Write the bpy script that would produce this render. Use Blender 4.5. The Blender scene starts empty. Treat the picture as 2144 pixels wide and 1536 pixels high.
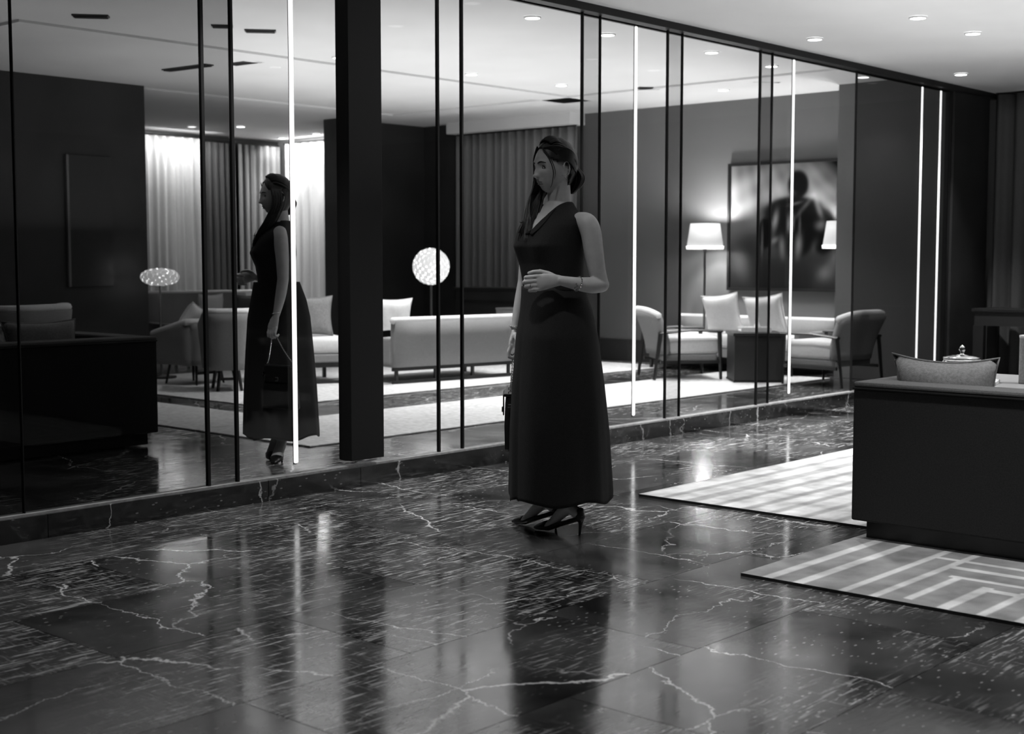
import bpy, bmesh, math, random
import numpy as np
from mathutils import Vector, Matrix
from mathutils.bvhtree import BVHTree
random.seed(7)
PI = math.pi
sc = bpy.context.scene
COL = sc.collection
# ------------------------------------------------------------------ camera
# X runs along the glass wall, Y points through it, Z is up. Glass wall stands at Y = 5.5
VIEW = math.atan2(0.66854, 0.74368)          # heading of the view axis
cam_d = bpy.data.cameras.new('camera')
cam = bpy.data.objects.new('camera', cam_d); COL.objects.link(cam)
cam.location = (0, 0, 1.22)
cam.rotation_euler = (PI/2 - math.radians(4.514), 0, VIEW - PI/2)
cam_d.sensor_width = 36; cam_d.lens = 36*2850/2144
cam_d.clip_start = 0.05; cam_d.clip_end = 100
cam_d.dof.use_dof = True; cam_d.dof.focus_distance = 6.3; cam_d.dof.aperture_fstop = 3.4
sc.camera = cam
# ------------------------------------------------------------------ world, exposure
w = bpy.data.worlds.new('world'); sc.world = w; w.use_nodes = True
w.node_tree.nodes['Background'].inputs[0].default_value = (1, 1, 1, 1)
w.node_tree.nodes['Background'].inputs[1].default_value = 0.02
sc.view_settings.view_transform = 'Standard'
sc.view_settings.look = 'None'
sc.view_settings.gamma = 1
sc.view_settings.use_curve_mapping = False
sc.view_settings.exposure = 0.15
# ------------------------------------------------------------------ lights
LAMP = 8.0
H1, H2 = 2.82, 3.0         # ceiling on the camera's side, ceiling beyond the glass
XW = 13.15                 # end wall
GY = 5.5
def area(name, loc, rot, sx, sy, power):
    d = bpy.data.lights.new(name, 'AREA'); d.shape = 'RECTANGLE'; d.size = sx; d.size_y = sy; d.energy = power
    o = bpy.data.objects.new(name, d); COL.objects.link(o); o.location = loc; o.rotation_euler = rot
    return o
# unseen fill panels added to brighten the ceilings, then cove lights for the curtains
area('ceiling_fill_light', (9.0, 9.3, 1.5), (PI, 0, 0), 5.6, 5.0, 112)
area('ceiling_fill_light', (8.4, 2.2, 1.5), (PI, 0, 0), 5.0, 4.6, 82)
area('ceiling_fill_light', (4.6, 9.0, 1.5), (PI, 0, 0), 2.0, 3.0, 16)
area('curtain_cove_light', (11.1, 15.95, 2.97), (math.radians(28), 0, 0), 1.1, 0.06, 48)
area('curtain_cove_light', (12.75, 15.6, 2.97), (0, math.radians(-28), 0), 0.06, 1.3, 40)

# ------------------------------------------------------------------ materials
M = {}
def newmat(name):
    m = bpy.data.materials.new(name); m.use_nodes = True
    M[name] = m
    return m, m.node_tree.nodes, m.node_tree.links, m.node_tree.nodes['Principled BSDF']
def g(v): return (v, v, v, 1)
def mat(name, v, rough=.6, noise=0, nscale=40, bump=0, bscale=200, metal=0, spec=.5, coat=0, stretch=(1,1,1)):
    m, N, L, b = newmat(name)
    b.inputs['Base Color'].default_value = g(v); b.inputs['Roughness'].default_value = rough
    b.inputs['Metallic'].default_value = metal; b.inputs['Specular IOR Level'].default_value = spec
    b.inputs['Coat Weight'].default_value = coat
    if noise or bump:
        tc = N.new('ShaderNodeTexCoord'); mp = N.new('ShaderNodeMapping'); mp.inputs['Scale'].default_value = stretch
        L.new(tc.outputs['Object'], mp.inputs[0])
    if noise:
        n = N.new('ShaderNodeTexNoise'); n.inputs['Scale'].default_value = nscale; n.inputs['Detail'].default_value = 4
        L.new(mp.outputs[0], n.inputs['Vector'])
        r = N.new('ShaderNodeMapRange'); r.inputs['From Min'].default_value = .3; r.inputs['From Max'].default_value = .7
        r.inputs['To Min'].default_value = v*(1-noise); r.inputs['To Max'].default_value = v*(1+noise)
        L.new(n.outputs[0], r.inputs[0]); L.new(r.outputs[0], b.inputs['Base Color'])
    if bump:
        n = N.new('ShaderNodeTexNoise'); n.inputs['Scale'].default_value = bscale; n.inputs['Detail'].default_value = 3
        L.new(mp.outputs[0], n.inputs['Vector'])
        bp = N.new('ShaderNodeBump'); bp.inputs['Strength'].default_value = bump; bp.inputs['Distance'].default_value = .004
        L.new(n.outputs[0], bp.inputs['Height']); L.new(bp.outputs[0], b.inputs['Normal'])
    return m
def emit(name, v, s):
    m, N, L, b = newmat(name)
    b.inputs['Base Color'].default_value = g(.8); b.inputs['Emission Color'].default_value = g(v); b.inputs['Emission Strength'].default_value = s
    return m
mat('ceiling', .55, .8, .05, 1.2)
mat('grey_wallcovering', .115, .8, .10, 60, .2, 300, stretch=(1,1,6))
mat('dark_panel', .022, .45, .3, 2, spec=.3)
mat('dark_frame', .008, .5, spec=.25)
mat('black_wood', .012, .35)
mat('baseboard', .02, .4)
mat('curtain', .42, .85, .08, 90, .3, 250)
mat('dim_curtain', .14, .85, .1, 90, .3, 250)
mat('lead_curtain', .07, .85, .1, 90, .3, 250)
mat('light_fabric', .22, .85, .12, 120, .4, 350)
mat('white_fabric', .62, .85, .08, 80, .3, 250)
mat('cushion_grey', .22, .9, .2, 90, .5, 300)
mat('patterned_fabric', .4, .9, .8, 22)
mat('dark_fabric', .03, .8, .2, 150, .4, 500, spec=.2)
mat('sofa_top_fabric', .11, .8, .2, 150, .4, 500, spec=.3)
mat('chrome', .8, .12, metal=1)
mat('brass', .5, .25, metal=1)
mat('grout', .01, .8)
mat('skin', .52, .5, .06, 30)
mat('lips', .13, .4)
mat('eye_white', .45, .25)
mat('eye_dark', .01, .15)
mat('hair', .011, .42, .3, 60, .1, 300, spec=.5)
mat('hair_light', .11, .45)
mat('dress', .022, .85, .15, 200, .3, 600, spec=.15)
mat('black_leather', .01, .3, bump=.3, bscale=250)
mat('nude_leather', .1, .5)
mat('crystal', .9, .05, spec=.8, coat=1)
mat('rug_plain', .55, .95, .2, 25, .5, 260)
emit('led', 1, .82)
emit('downlight_lens', 1, 6)
emit('petal_glow', 1, .38)
emit('petal_core', 1, 4)
# glowing lamp shade: cloth that lets its bulb through
m, N, L, b = newmat('lamp_shade')
b.inputs['Base Color'].default_value = g(.35); b.inputs['Emission Color'].default_value = g(1); b.inputs['Emission Strength'].default_value = .5
emit('shade_rim', 1, 1.3)
# glass panels: mostly clear with a soft tint and a little mirror gloss
def glassmat(name, tint, refl=.05):
    m, N, L, b = newmat(name); N.remove(b)
    out = N['Material Output']
    t = N.new('ShaderNodeBsdfTransparent'); t.inputs[0].default_value = g(tint)
    gl = N.new('ShaderNodeBsdfGlossy'); gl.inputs['Color'].default_value = g(1); gl.inputs['Roughness'].default_value = .0
    mx = N.new('ShaderNodeMixShader'); mx.inputs[0].default_value = refl
    L.new(t.outputs[0], mx.inputs[1]); L.new(gl.outputs[0], mx.inputs[2]); L.new(mx.outputs[0], out.inputs[0])
glassmat('glass', .96, .007); glassmat('glass_smoked', .76, .006); glassmat('glass_dark', .62, .006)
# polished dark marble
def marble(name, dark, light, kc=.12, ks=.30):
    m, N, L, b = newmat(name)
    geo = N.new('ShaderNodeNewGeometry'); oi = N.new('ShaderNodeObjectInfo')
    mul = N.new('ShaderNodeMath'); mul.operation = 'MULTIPLY'; mul.inputs[1].default_value = 37.
    L.new(oi.outputs['Random'], mul.inputs[0])
    add = N.new('ShaderNodeVectorMath'); add.operation = 'ADD'
    L.new(geo.outputs['Position'], add.inputs[0]); L.new(mul.outputs[0], add.inputs[1])
    def noise(scale, stretch=(1,1,1), rot=0, detail=5, dist=0, src=add):
        mp = N.new('ShaderNodeMapping'); mp.inputs['Scale'].default_value = stretch; mp.inputs['Rotation'].default_value = (0, 0, rot)
        L.new(src.outputs[0], mp.inputs[0])
        n = N.new('ShaderNodeTexNoise'); n.inputs['Scale'].default_value = scale; n.inputs['Detail'].default_value = detail
        n.inputs['Distortion'].default_value = dist
        L.new(mp.outputs[0], n.inputs['Vector']); return n.outputs[0]
    def rng(x, a, c, lo=0, hi=1):
        r = N.new('ShaderNodeMapRange'); r.inputs['From Min'].default_value = a; r.inputs['From Max'].default_value = c
        r.inputs['To Min'].default_value = lo; r.inputs['To Max'].default_value = hi
        L.new(x, r.inputs[0]); return r.outputs[0]
    def op(o, x, y):
        n = N.new('ShaderNodeMath'); n.operation = o
        for i, v in enumerate((x, y)):
            if isinstance(v, (int, float)): n.inputs[i].default_value = v
            elif v is not None: L.new(v, n.inputs[i])
        return n.outputs[0]
    def vein(x, width):
        d = op('ABSOLUTE', op('SUBTRACT', x, .5), None)
        return rng(d, 0, width, 1, 0)
    cloud = rng(noise(1.6, detail=6), .35, .75, 0, .9)
    patch = rng(noise(.8, detail=2, rot=.4), .43, .56)
    streak = rng(noise(9, (1, 9, 1), .75, 9, .5), .53, .66)
    streak2 = rng(noise(14, (9, 1, 1), .2, 8, .3), .55, .66)
    v1 = op('MULTIPLY', vein(noise(.55, (1, 1.7, 1), .5, 7, .25), .0024), rng(noise(.9, detail=2), .42, .55))
    v2 = op('MULTIPLY', vein(noise(.9, (2.2, 1, 1), -.3, 8, .5), .0019), rng(noise(1.3, (1,1,1), 1., 2), .50, .60))
    def cracks(scale, rot, stretch, width, amt):
        nz = N.new('ShaderNodeTexNoise'); nz.inputs['Scale'].default_value = 3.2; nz.inputs['Detail'].default_value = 8; nz.inputs['Roughness'].default_value = .62
        L.new(add.outputs[0], nz.inputs['Vector'])
        sv = N.new('ShaderNodeVectorMath'); sv.operation = 'SCALE'; sv.inputs['Scale'].default_value = amt; L.new(nz.outputs[1], sv.inputs[0])
        av = N.new('ShaderNodeVectorMath'); av.operation = 'ADD'; L.new(add.outputs[0], av.inputs[0]); L.new(sv.outputs[0], av.inputs[1])
        mp_ = N.new('ShaderNodeMapping'); mp_.inputs['Scale'].default_value = stretch; mp_.inputs['Rotation'].default_value = (0, 0, rot); L.new(av.outputs[0], mp_.inputs[0])
        v_ = N.new('ShaderNodeTexVoronoi'); v_.voronoi_dimensions = '2D'; v_.feature = 'DISTANCE_TO_EDGE'; v_.inputs['Scale'].default_value = scale; L.new(mp_.outputs[0], v_.inputs['Vector'])
        return rng(v_.outputs['Distance'], .0, width, 1, 0)
    v2 = op('MULTIPLY', cracks(.75, .4, (1, 2.2, 1), .0075, .34), rng(noise(1.2, (1,1,1), 1., 3), .47, .56))
    v1 = op('MULTIPLY', cracks(.5, -.5, (2.6, .8, 1), .0050, .26), rng(noise(1.0, detail=3), .46, .55))
    vo = N.new('ShaderNodeTexVoronoi'); vo.inputs['Scale'].default_value = 42; vo.inputs['Randomness'].default_value = 1
    mp = N.new('ShaderNodeMapping'); mp.inputs['Scale'].default_value = (.45, 1, 1); mp.inputs['Rotation'].default_value = (0, 0, .85)
    L.new(add.outputs[0], mp.inputs[0]); L.new(mp.outputs[0], vo.inputs['Vector'])
    fleck = op('MULTIPLY', rng(vo.outputs['Distance'], .10, .20, 1, 0), rng(noise(2.2, detail=3), .40, .60))
    s = op('ADD', op('MULTIPLY', streak, patch), op('MULTIPLY', streak2, op('MULTIPLY', patch, .5)))
    s = op('ADD', op('MULTIPLY', s, ks), op('MULTIPLY', fleck, .38))
    s = op('ADD', s, op('MULTIPLY', v1, 1.3)); s = op('ADD', s, op('MULTIPLY', v2, .9))
    s = op('ADD', s, op('MULTIPLY', cloud, kc))
    s = op('MINIMUM', s, 1.0)
    mc = N.new('ShaderNodeMix'); mc.data_type = 'RGBA'
    mc.inputs[6].default_value = g(dark); mc.inputs[7].default_value = g(light)
    L.new(s, mc.inputs[0]); L.new(mc.outputs[2], b.inputs['Base Color'])
    r = rng(noise(5, detail=4), .3, .7, .07, .17)
    r2 = op('ADD', r, op('MULTIPLY', op('MULTIPLY', streak, patch), .22))
    L.new(r2, b.inputs['Roughness'])
    b.inputs['Specular IOR Level'].default_value = .75; b.inputs['IOR'].default_value = 1.85
    bp = N.new('ShaderNodeBump'); bp.inputs['Strength'].default_value = .25; bp.inputs['Distance'].default_value = .0006
    L.new(noise(14, (1, 4, 1), .7, 4), bp.inputs['Height']); L.new(bp.outputs[0], b.inputs['Normal'])
marble('marble', .008, .75, .15, .42)
marble('plinth_marble', .004, .5, .01, .04)
# rug with broad woven bars
m, N, L, b = newmat('rug_barred')
b.inputs['Roughness'].default_value = .95
va = N.new('ShaderNodeVertexColor'); va.layer_name = 'weave'
tc = N.new('ShaderNodeTexCoord'); n1 = N.new('ShaderNodeTexNoise'); n1.inputs['Scale'].default_value = 5; n1.inputs['Detail'].default_value = 8
L.new(tc.outputs['Object'], n1.inputs['Vector'])
rr = N.new('ShaderNodeMapRange'); rr.inputs['From Min'].default_value = .3; rr.inputs['From Max'].default_value = .7
rr.inputs['To Min'].default_value = .55; rr.inputs['To Max'].default_value = 1.3
L.new(n1.outputs[0], rr.inputs[0])
mm = N.new('ShaderNodeVectorMath'); mm.operation = 'SCALE'
L.new(va.outputs[0], mm.inputs[0]); L.new(rr.outputs[0], mm.inputs['Scale']); L.new(mm.outputs[0], b.inputs['Base Color'])
n2 = N.new('ShaderNodeTexNoise'); n2.inputs['Scale'].default_value = 260
L.new(tc.outputs['Object'], n2.inputs['Vector'])
bp = N.new('ShaderNodeBump'); bp.inputs['Strength'].default_value = .7; bp.inputs['Distance'].default_value = .004
L.new(n2.outputs[0], bp.inputs['Height']); L.new(bp.outputs[0], b.inputs['Normal'])
# oil paint, colour carried by the canvas mesh
m, N, L, b = newmat('paint')
va = N.new('ShaderNodeVertexColor'); va.layer_name = 'paint'
L.new(va.outputs[0], b.inputs['Base Color']); b.inputs['Roughness'].default_value = .9; b.inputs['Specular IOR Level'].default_value = .05

# ------------------------------------------------------------------ helpers
def gs(x, s): return math.exp(-(x/s)**2)
def thing(name, label, cat, loc=(0,0,0), rz=0, group=None, kind=None):
    o = bpy.data.objects.new(name, None); COL.objects.link(o)
    o.location = loc; o.rotation_euler = (0, 0, rz); o.empty_display_size = .1
    if label: o['label'] = label
    if cat: o['category'] = cat
    if group: o['group'] = group
    if kind: o['kind'] = kind
    return o
def tag(o, label=None, cat=None, group=None, kind=None):
    if label: o['label'] = label
    if cat: o['category'] = cat
    if group: o['group'] = group
    if kind: o['kind'] = kind
    return o
def obj(name, bm, m, parent=None, smooth=False, label=None):
    me = bpy.data.meshes.new(name)
    bm.normal_update(); bm.to_mesh(me); bm.free()
    return mobj(name, me, m, parent, smooth, label)
def mobj(name, me, m, parent=None, smooth=False, label=None):
    if m and not me.materials: me.materials.append(M[m])
    if smooth: me.polygons.foreach_set('use_smooth', [True]*len(me.polygons))
    o = bpy.data.objects.new(name, me); COL.objects.link(o)
    if parent: o.parent = parent
    if label: o['label'] = label
    return o
def copy_tree(o, parent=None):
    c = o.copy(); COL.objects.link(c); c.parent = parent
    for ch in list(o.children): copy_tree(ch, c)
    return c
def box(bm, x0, x1, y0, y1, z0, z1, bev=0, mtx=None, seg=2):
    r = bmesh.ops.create_cube(bm, size=1)
    vs = r['verts']
    for v in vs:
        v.co = Vector(((x0+x1)/2 + v.co.x*(x1-x0), (y0+y1)/2 + v.co.y*(y1-y0), (z0+z1)/2 + v.co.z*(z1-z0)))
    if bev:
        es = list({e for v in vs for e in v.link_edges})
        rr = bmesh.ops.bevel(bm, geom=es, offset=bev, segments=seg, profile=.5, affect='EDGES')
        vs = list({v for f in rr['faces'] for v in f.verts} | {v for v in vs if v.is_valid})
    if mtx is not None:
        for v in vs: v.co = mtx @ v.co
    return vs
def B(x0, x1, y0, y1, z0, z1, bev=0):
    bm = bmesh.new(); box(bm, x0, x1, y0, y1, z0, z1, bev); return bm
def frame_for(d):
    d = d.normalized(); a = Vector((0,0,1)) if abs(d.z) < .9 else Vector((1,0,0))
    u = d.cross(a).normalized(); return u, d.cross(u).normalized()
def tube(bm, pts, radii, n=12, caps=True, axis=None):
    """pts: path; radii: number or (a, b) per point; axis: fixed direction for the first radius"""
    pts = [Vector(p) for p in pts]; rings = []
    for i, p in enumerate(pts):
        d = (pts[min(i+1, len(pts)-1)] - pts[max(i-1, 0)])
        if axis is not None:
            u = Vector(axis); u = (u - d.normalized()*u.dot(d.normalized())).normalized(); v = d.normalized().cross(u)
        else:
            u, v = frame_for(d)
            if i and u.dot(pu) < 0: u, v = -u, -v
        pu = u
        r = radii[i] if not isinstance(radii, (int, float)) else radii
        a, b_ = (r, r) if isinstance(r, (int, float)) else r
        rings.append([bm.verts.new(p + u*math.cos(2*PI*k/n)*a + v*math.sin(2*PI*k/n)*b_) for k in range(n)])
    for i in range(len(rings)-1):
        for k in range(n):
            bm.faces.new((rings[i][k], rings[i][(k+1) % n], rings[i+1][(k+1) % n], rings[i+1][k]))
    if caps:
        bm.faces.new(rings[0][::-1]); bm.faces.new(rings[-1])
    return rings
def capsule(bm, pts, radii, n=14, axis=None, sub=1):
    """tube with rounded ends"""
    pts = [Vector(p) for p in pts]; R = [r if not isinstance(r, (int, float)) else (r, r) for r in radii]
    if sub > 1:
        P2, R2 = [], []
        cr = lambda q, t: .5*((2*q[1]) + (q[2]-q[0])*t + (2*q[0]-5*q[1]+4*q[2]-q[3])*t*t + (3*q[1]-q[0]-3*q[2]+q[3])*t**3)
        for k in range(len(pts)-1):
            ix = [max(k-1, 0), k, k+1, min(k+2, len(pts)-1)]
            for q in range(sub):
                t = q/sub
                P2.append(cr([pts[i] for i in ix], t))
                R2.append(tuple(cr([R[i][c] for i in ix], t) for c in (0, 1)))
        pts = P2 + [pts[-1]]; R = R2 + [R[-1]]
    d0 = (pts[0]-pts[1]).normalized(); d1 = (pts[-1]-pts[-2]).normalized()
    P, Q = [], []
    for t in (80, 55, 28):
        s, c = math.sin(math.radians(t)), math.cos(math.radians(t)); m_ = min(R[0])
        P.append(pts[0] + d0*m_*s); Q.append((R[0][0]*c, R[0][1]*c))
    P += pts; Q += R
    for t in (28, 55, 80):
        s, c = math.sin(math.radians(t)), math.cos(math.radians(t)); m_ = min(R[-1])
        P.append(pts[-1] + d1*m_*s); Q.append((R[-1][0]*c, R[-1][1]*c))
    return tube(bm, P, Q, n, True, axis)
def lathe(bm, prof, n=24, cx=0, cy=0):
    rings = [[bm.verts.new((cx+r*math.cos(2*PI*k/n), cy+r*math.sin(2*PI*k/n), z)) for k in range(n)] for r, z in prof]
    for i in range(len(rings)-1):
        for k in range(n):
            bm.faces.new((rings[i][k], rings[i][(k+1) % n], rings[i+1][(k+1) % n], rings[i+1][k]))
    bm.faces.new(rings[0][::-1]); bm.faces.new(rings[-1])
def pillow_bm(w, h, t, sag=.12, n=14):
    """square cushion standing in the XZ plane, centre at the origin, thin at its seams and pulled out at its corners"""
    bm = bmesh.new(); grid = {}
    for s in (-1, 1):
        for i in range(n+1):
            for j in range(n+1):
                a, c = -1+2*i/n, -1+2*j/n
                edge = (1-a**4)*(1-c**4)
                x = a*w/2*(1-sag*(1-abs(c)**2)*abs(a)**3); z = c*h/2*(1-sag*(1-abs(a)**2)*abs(c)**3)
                y = s*(t/2)*(edge**.6) + s*.003*math.sin(7*a+3*c)
                if abs(a) == 1 or abs(c) == 1:
                    if s == 1: grid[s, i, j] = grid[-1, i, j]; continue
                    y = 0
                grid[s, i, j] = bm.verts.new((x, y, z))
    for s in (-1, 1):
        for i in range(n):
            for j in range(n):
                f = (grid[s, i, j], grid[s, i+1, j], grid[s, i+1, j+1], grid[s, i, j+1])
                bm.faces.new(f if s == -1 else f[::-1])
    return bm
def pillow(label, loc, rot, w=.45, h=.42, t=.14, m='cushion_grey', group=None, sag=.12):
    root = thing('pillow', label, 'pillow', loc, 0, group); root.rotation_euler = rot
    obj('cover', pillow_bm(w, h, t, sag), m, root, True)
    bm = bmesh.new(); pts = []
    for k in range(48):
        u_ = k/48*4; q = int(u_); f = u_-q
        a, c = [(-1+2*f, -1), (1, -1+2*f), (1-2*f, 1), (-1, 1-2*f)][q]
        x = a*w/2*(1-sag*(1-abs(c)**2)*abs(a)**3); z = c*h/2*(1-sag*(1-abs(a)**2)*abs(c)**3)
        pts.append((x, 0, z))
    pts.append(pts[0]); tube(bm, pts, .006, 5, False)
    obj('piping', bm, m, root, True)
    return root
def grid_mesh(name, nu, nv, fn, m, parent=None, closed_u=False, thick=0, smooth=True, attr=None):
    vs = [fn(i/(nu if closed_u else nu-1), j/(nv-1)) for j in range(nv) for i in range(nu)]
    fs = []
    for j in range(nv-1):
        for i in range(nu if closed_u else nu-1):
            a = j*nu+i; b_ = j*nu+(i+1) % nu
            fs.append((a, b_, b_+nu, a+nu))
    me = bpy.data.meshes.new(name); me.from_pydata(vs, [], fs); me.update()
    if attr:
        ca = me.color_attributes.new(attr[0], 'FLOAT_COLOR', 'POINT')
        for k in range(len(vs)):
            v = attr[1]((k % nu)/(nu-1), (k//nu)/(nv-1)); ca.data[k].color = (v, v, v, 1)
    o = mobj(name, me, m, parent, smooth)
    if thick:
        sm = o.modifiers.new('thickness', 'SOLIDIFY'); sm.thickness = thick; sm.offset = 0
    return o
def struct(name, bm, m, parent=None, smooth=False):
    o = obj(name, bm, m, parent, smooth)
    if not parent: o['kind'] = 'structure'
    return o

# ================================================================== THE SETTING
# floor: bedding slab, marble tiles one by one where they can be told apart
floor = struct('floor', B(-3, XW, -5, 16.6, -.25, -.02), 'grout')
TX, TY, GAP = 1.275, .6375, .003
tile_me = None
def tilebox(bm, x, y): box(bm, x+GAP/2, x+TX-GAP/2, y+GAP/2, y+TY-GAP/2, -.02, 0)
far = bmesh.new()
y0 = 5.56 - 17*TY
for j in range(0, 34):
    for i in range(-4, 12):
        x = -.95 + 1.275*i - (.0 if j % 2 else .6375); y = y0 + j*TY
        if x + TX > XW + .6 or x < -3.2 or y < -4.9: continue
        near = 1.2 < x + TX and x < 9.5 and -1.6 < y < 5.4
        if near:
            if tile_me is None:
                bm = bmesh.new(); box(bm, GAP/2, TX-GAP/2, GAP/2, TY-GAP/2, -.02, 0)
                t = obj('tile', bm, 'marble', floor); tile_me = t.data
            else: t = mobj('tile', tile_me, 'marble', floor)
            t.location = (x, y, 0)
        else:
            if x + TX > XW: continue
            tilebox(far, x, y)
o = obj('tile_field', far, 'marble', floor); o['kind'] = 'stuff'
bm = bmesh.new(); box(bm, XW-1.4, XW, -5, 16.6, -.03, -.004); o = obj('border_slab', bm, 'marble', floor)

struct('ceiling', B(-3, XW, -5, GY+.05, H1, H1+.25), 'ceiling')
ceil2 = struct('ceiling_lounge', B(1.5, XW, GY+.05, 16.6, H2, H2+.25), 'ceiling')
ceil2.name = 'ceiling_beyond'
bm = bmesh.new()   # shallow plaster fields and bands
box(bm, 9.2, 12.2, 1.2, 3.3, H1-.012, H1+.01)
o = obj('plaster_field', bm, 'ceiling', bpy.data.objects['ceiling'])
bm = bmesh.new(); box(bm, 5.2, 12.0, 9.6, 10.0, H2-.02, H2+.01); obj('plaster_band', bm, 'ceiling', ceil2)
bm = bmesh.new(); box(bm, 6.6, 12.0, 12.4, 12.8, H2-.02, H2+.01); obj('plaster_band', bm, 'ceiling', ceil2)
bm = bmesh.new(); box(bm, 11.6, 12.0, 6.2, 12.4, H2-.02, H2+.01); obj('plaster_band', bm, 'ceiling', ceil2)
struct('wall_right', B(-3, XW, -5.2, -5, 0, H1), 'grey_wallcovering')
struct('wall_back', B(-3.2, -3, -5.2, GY, 0, H1), 'grey_wallcovering')
struct('wall_end', B(XW, XW+.2, -5.2, 16.8, 0, H2+.2), 'grey_wallcovering')
struct('wall_far', B(1.3, XW, 16.6, 16.8, 0, H2), 'dark_panel')
struct('wall_left', B(1.3, 1.5, GY, 16.8, 0, H2), 'dark_panel')
struct('wall_front', B(-3, 1.5, GY, GY+.1, 0, H2), 'dark_panel')
# dark clad piers beyond the glass
p1 = struct('wall_pier', B(3.6, 8.02, 12.3, 12.95, 0, H2), 'dark_panel')
p1.name = 'wall_pier_left'
bm = bmesh.new(); box(bm, 7.12, 7.60, 12.27, 12.3, .95, 2.25, .004); obj('inset_panel', bm, 'black_wood', p1)
bm = bmesh.new(); box(bm, 7.10, 7.125, 12.265, 12.3, .95, 2.25); obj('panel_edge', bm, 'grey_wallcovering', p1)
p2 = struct('wall_pier_right', B(11.47, XW, 13.3, 13.55, 0, H2), 'dark_panel')
struct('wall_pier_end', B(13.02, XW, 12.72, 13.3, 0, H2), 'dark_panel')
struct('wall_fin', B(12.72, XW, GY+.12, 6.94, 0, H2), 'grey_wallcovering')
struct('trim_1', B(12.86, XW, 10.62, 12.72, 2.86, H2), 'ceiling')      # pelmet over the curtains
struct('baseboard_end', B(XW-.06, XW, 6.94, 10.62, 0, .26), 'baseboard')

# ------------------------------------------------------------------ the mirror wall, built as clear glass with the reflected lounge set behind
wall = thing('wall_glass', None, None, (0, 0, 0), kind='structure')
seams = [2.94, 3.905, 4.078, 5.493, 5.688, 6.785, 6.966, 7.708, 7.88, 8.891, 9.061, 10.382, 12.20]
edges = [1.5] + seams
tint = {0: 'glass_dark', 1: 'glass_dark', 2: 'glass_dark', 6: 'glass_smoked', 8: 'glass_smoked', 10: 'glass_smoked', 12: 'glass_dark'}
for k in range(len(edges)-1):
    a, b_ = edges[k], edges[k+1]
    obj('glass_panel', B(a+.006, b_-.006, GY, GY+.008, .118, 2.772), tint.get(k, 'glass'), wall)
wide = {3.905: .016, 4.078: .014, 5.493: .013, 5.688: .013, 6.785: .010, 7.708: .008, 8.891: .010, 12.20: .02}
for s in seams:
    h = wide.get(s, .005)
    obj('glass_joint', B(s-h/2, s+h/2, GY-.006, GY+.014, .116, 2.772), 'dark_frame', wall)
obj('post', B(4.765, 5.0, GY-.07, GY+.03, .15, 2.80, .003), 'dark_frame', wall)
obj('end_panel', B(12.21, 13.0, GY-.03, GY+.06, .0, H1), 'dark_panel', wall)
for (a, b_) in ((1.5, 3.03), (3.03, 4.24), (4.24, 4.86), (4.86, 6.2), (6.2, 7.9), (7.9, 9.7), (9.7, 11.2), (11.2, 12.9)):
    obj('plinth_stone', B(a+.001, b_-.001, GY-.035, GY+.06, 0, .108, .002), 'plinth_marble', wall)
obj('bottom_rail', B(1.5, 12.2, GY-.03, GY+.03, .108, .118), 'chrome', wall).data.materials[0] = mat('rail', .30, .35, .3, 30)
obj('top_rail', B(-3, 13.25, GY-.06, GY+.06, 2.772, H1+.001), 'dark_frame', wall)
obj('back_bulkhead', B(1.5, XW, GY+.02, GY+.08, 2.772, H2), 'dark_frame', wall)

# light strips standing against the glass
for x, lab in ((4.437, 'tall glowing vertical light strip left of the dark post'),
               (7.329, 'glowing vertical light strip just right of the standing woman'),
               (9.35, 'glowing vertical light strip in front of the painting'),
               (11.57, 'left one of the two close glowing light strips near the curtain'),
               (11.95, 'right one of the two close glowing light strips near the curtain')):
    r = thing('light_strip', lab, 'light', (x, GY-.012, .165), group='vertical light strips along the glass wall')
    bm = bmesh.new(); capsule(bm, [(0, 0, .013), (0, 0, 2.58)], [(.0145, .007), (.0145, .007)], 12, axis=(1, 0, 0))
    obj('diffuser', bm, 'led', r, True)
    obj('mounting_channel', B(-.010, .010, .005, .0115, .0, 2.59), 'dark_frame', r)

# ------------------------------------------------------------------ ceiling lights
def downlight(x, y, z, power, lab, r0=.042, i=[0]):
    t = thing('downlight', lab, 'ceiling light', (x, y, z), group='recessed ceiling spotlights')
    bm = bmesh.new(); lathe(bm, [(r0, -.012), (r0, -.004)], 20); obj('lens', bm, 'downlight_lens', t, False)
    bm = bmesh.new()
    prof = [(r0*1.0, -.002), (r0*1.0, -.013), (r0*1.16, -.013), (r0*1.2, -.002)]
    rings = [[bm.verts.new((r*math.cos(2*PI*k/20), r*math.sin(2*PI*k/20), zz)) for k in range(20)] for r, zz in prof]
    for a in range(3):
        for k in range(20): bm.faces.new((rings[a][k], rings[a][(k+1) % 20], rings[a+1][(k+1) % 20], rings[a+1][k]))
    obj('bezel', bm, 'ceiling', t, True)
    d = bpy.data.lights.new('bulb', 'SPOT'); d.energy = power*LAMP; d.spot_size = math.radians(95); d.spot_blend = .7; d.shadow_soft_size = .05
    o = bpy.data.objects.new('bulb', d); COL.objects.link(o); o.parent = t; o.location = (0, 0, -.05)
for (x, y), lab in zip(((8.606, 4.126), (9.458, 4.118), (8.933, 5.075), (11.459, 5.086)),
        ('round ceiling spotlight above the sofa, nearer of the pair in the second row', 'round ceiling spotlight above the sofa, further of the pair in the second row',
         'round ceiling spotlight close above the dark top rail, before the painting', 'round ceiling spotlight close above the rail end by the curtain')):
    downlight(x, y, H1, 26, lab, .05)
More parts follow.
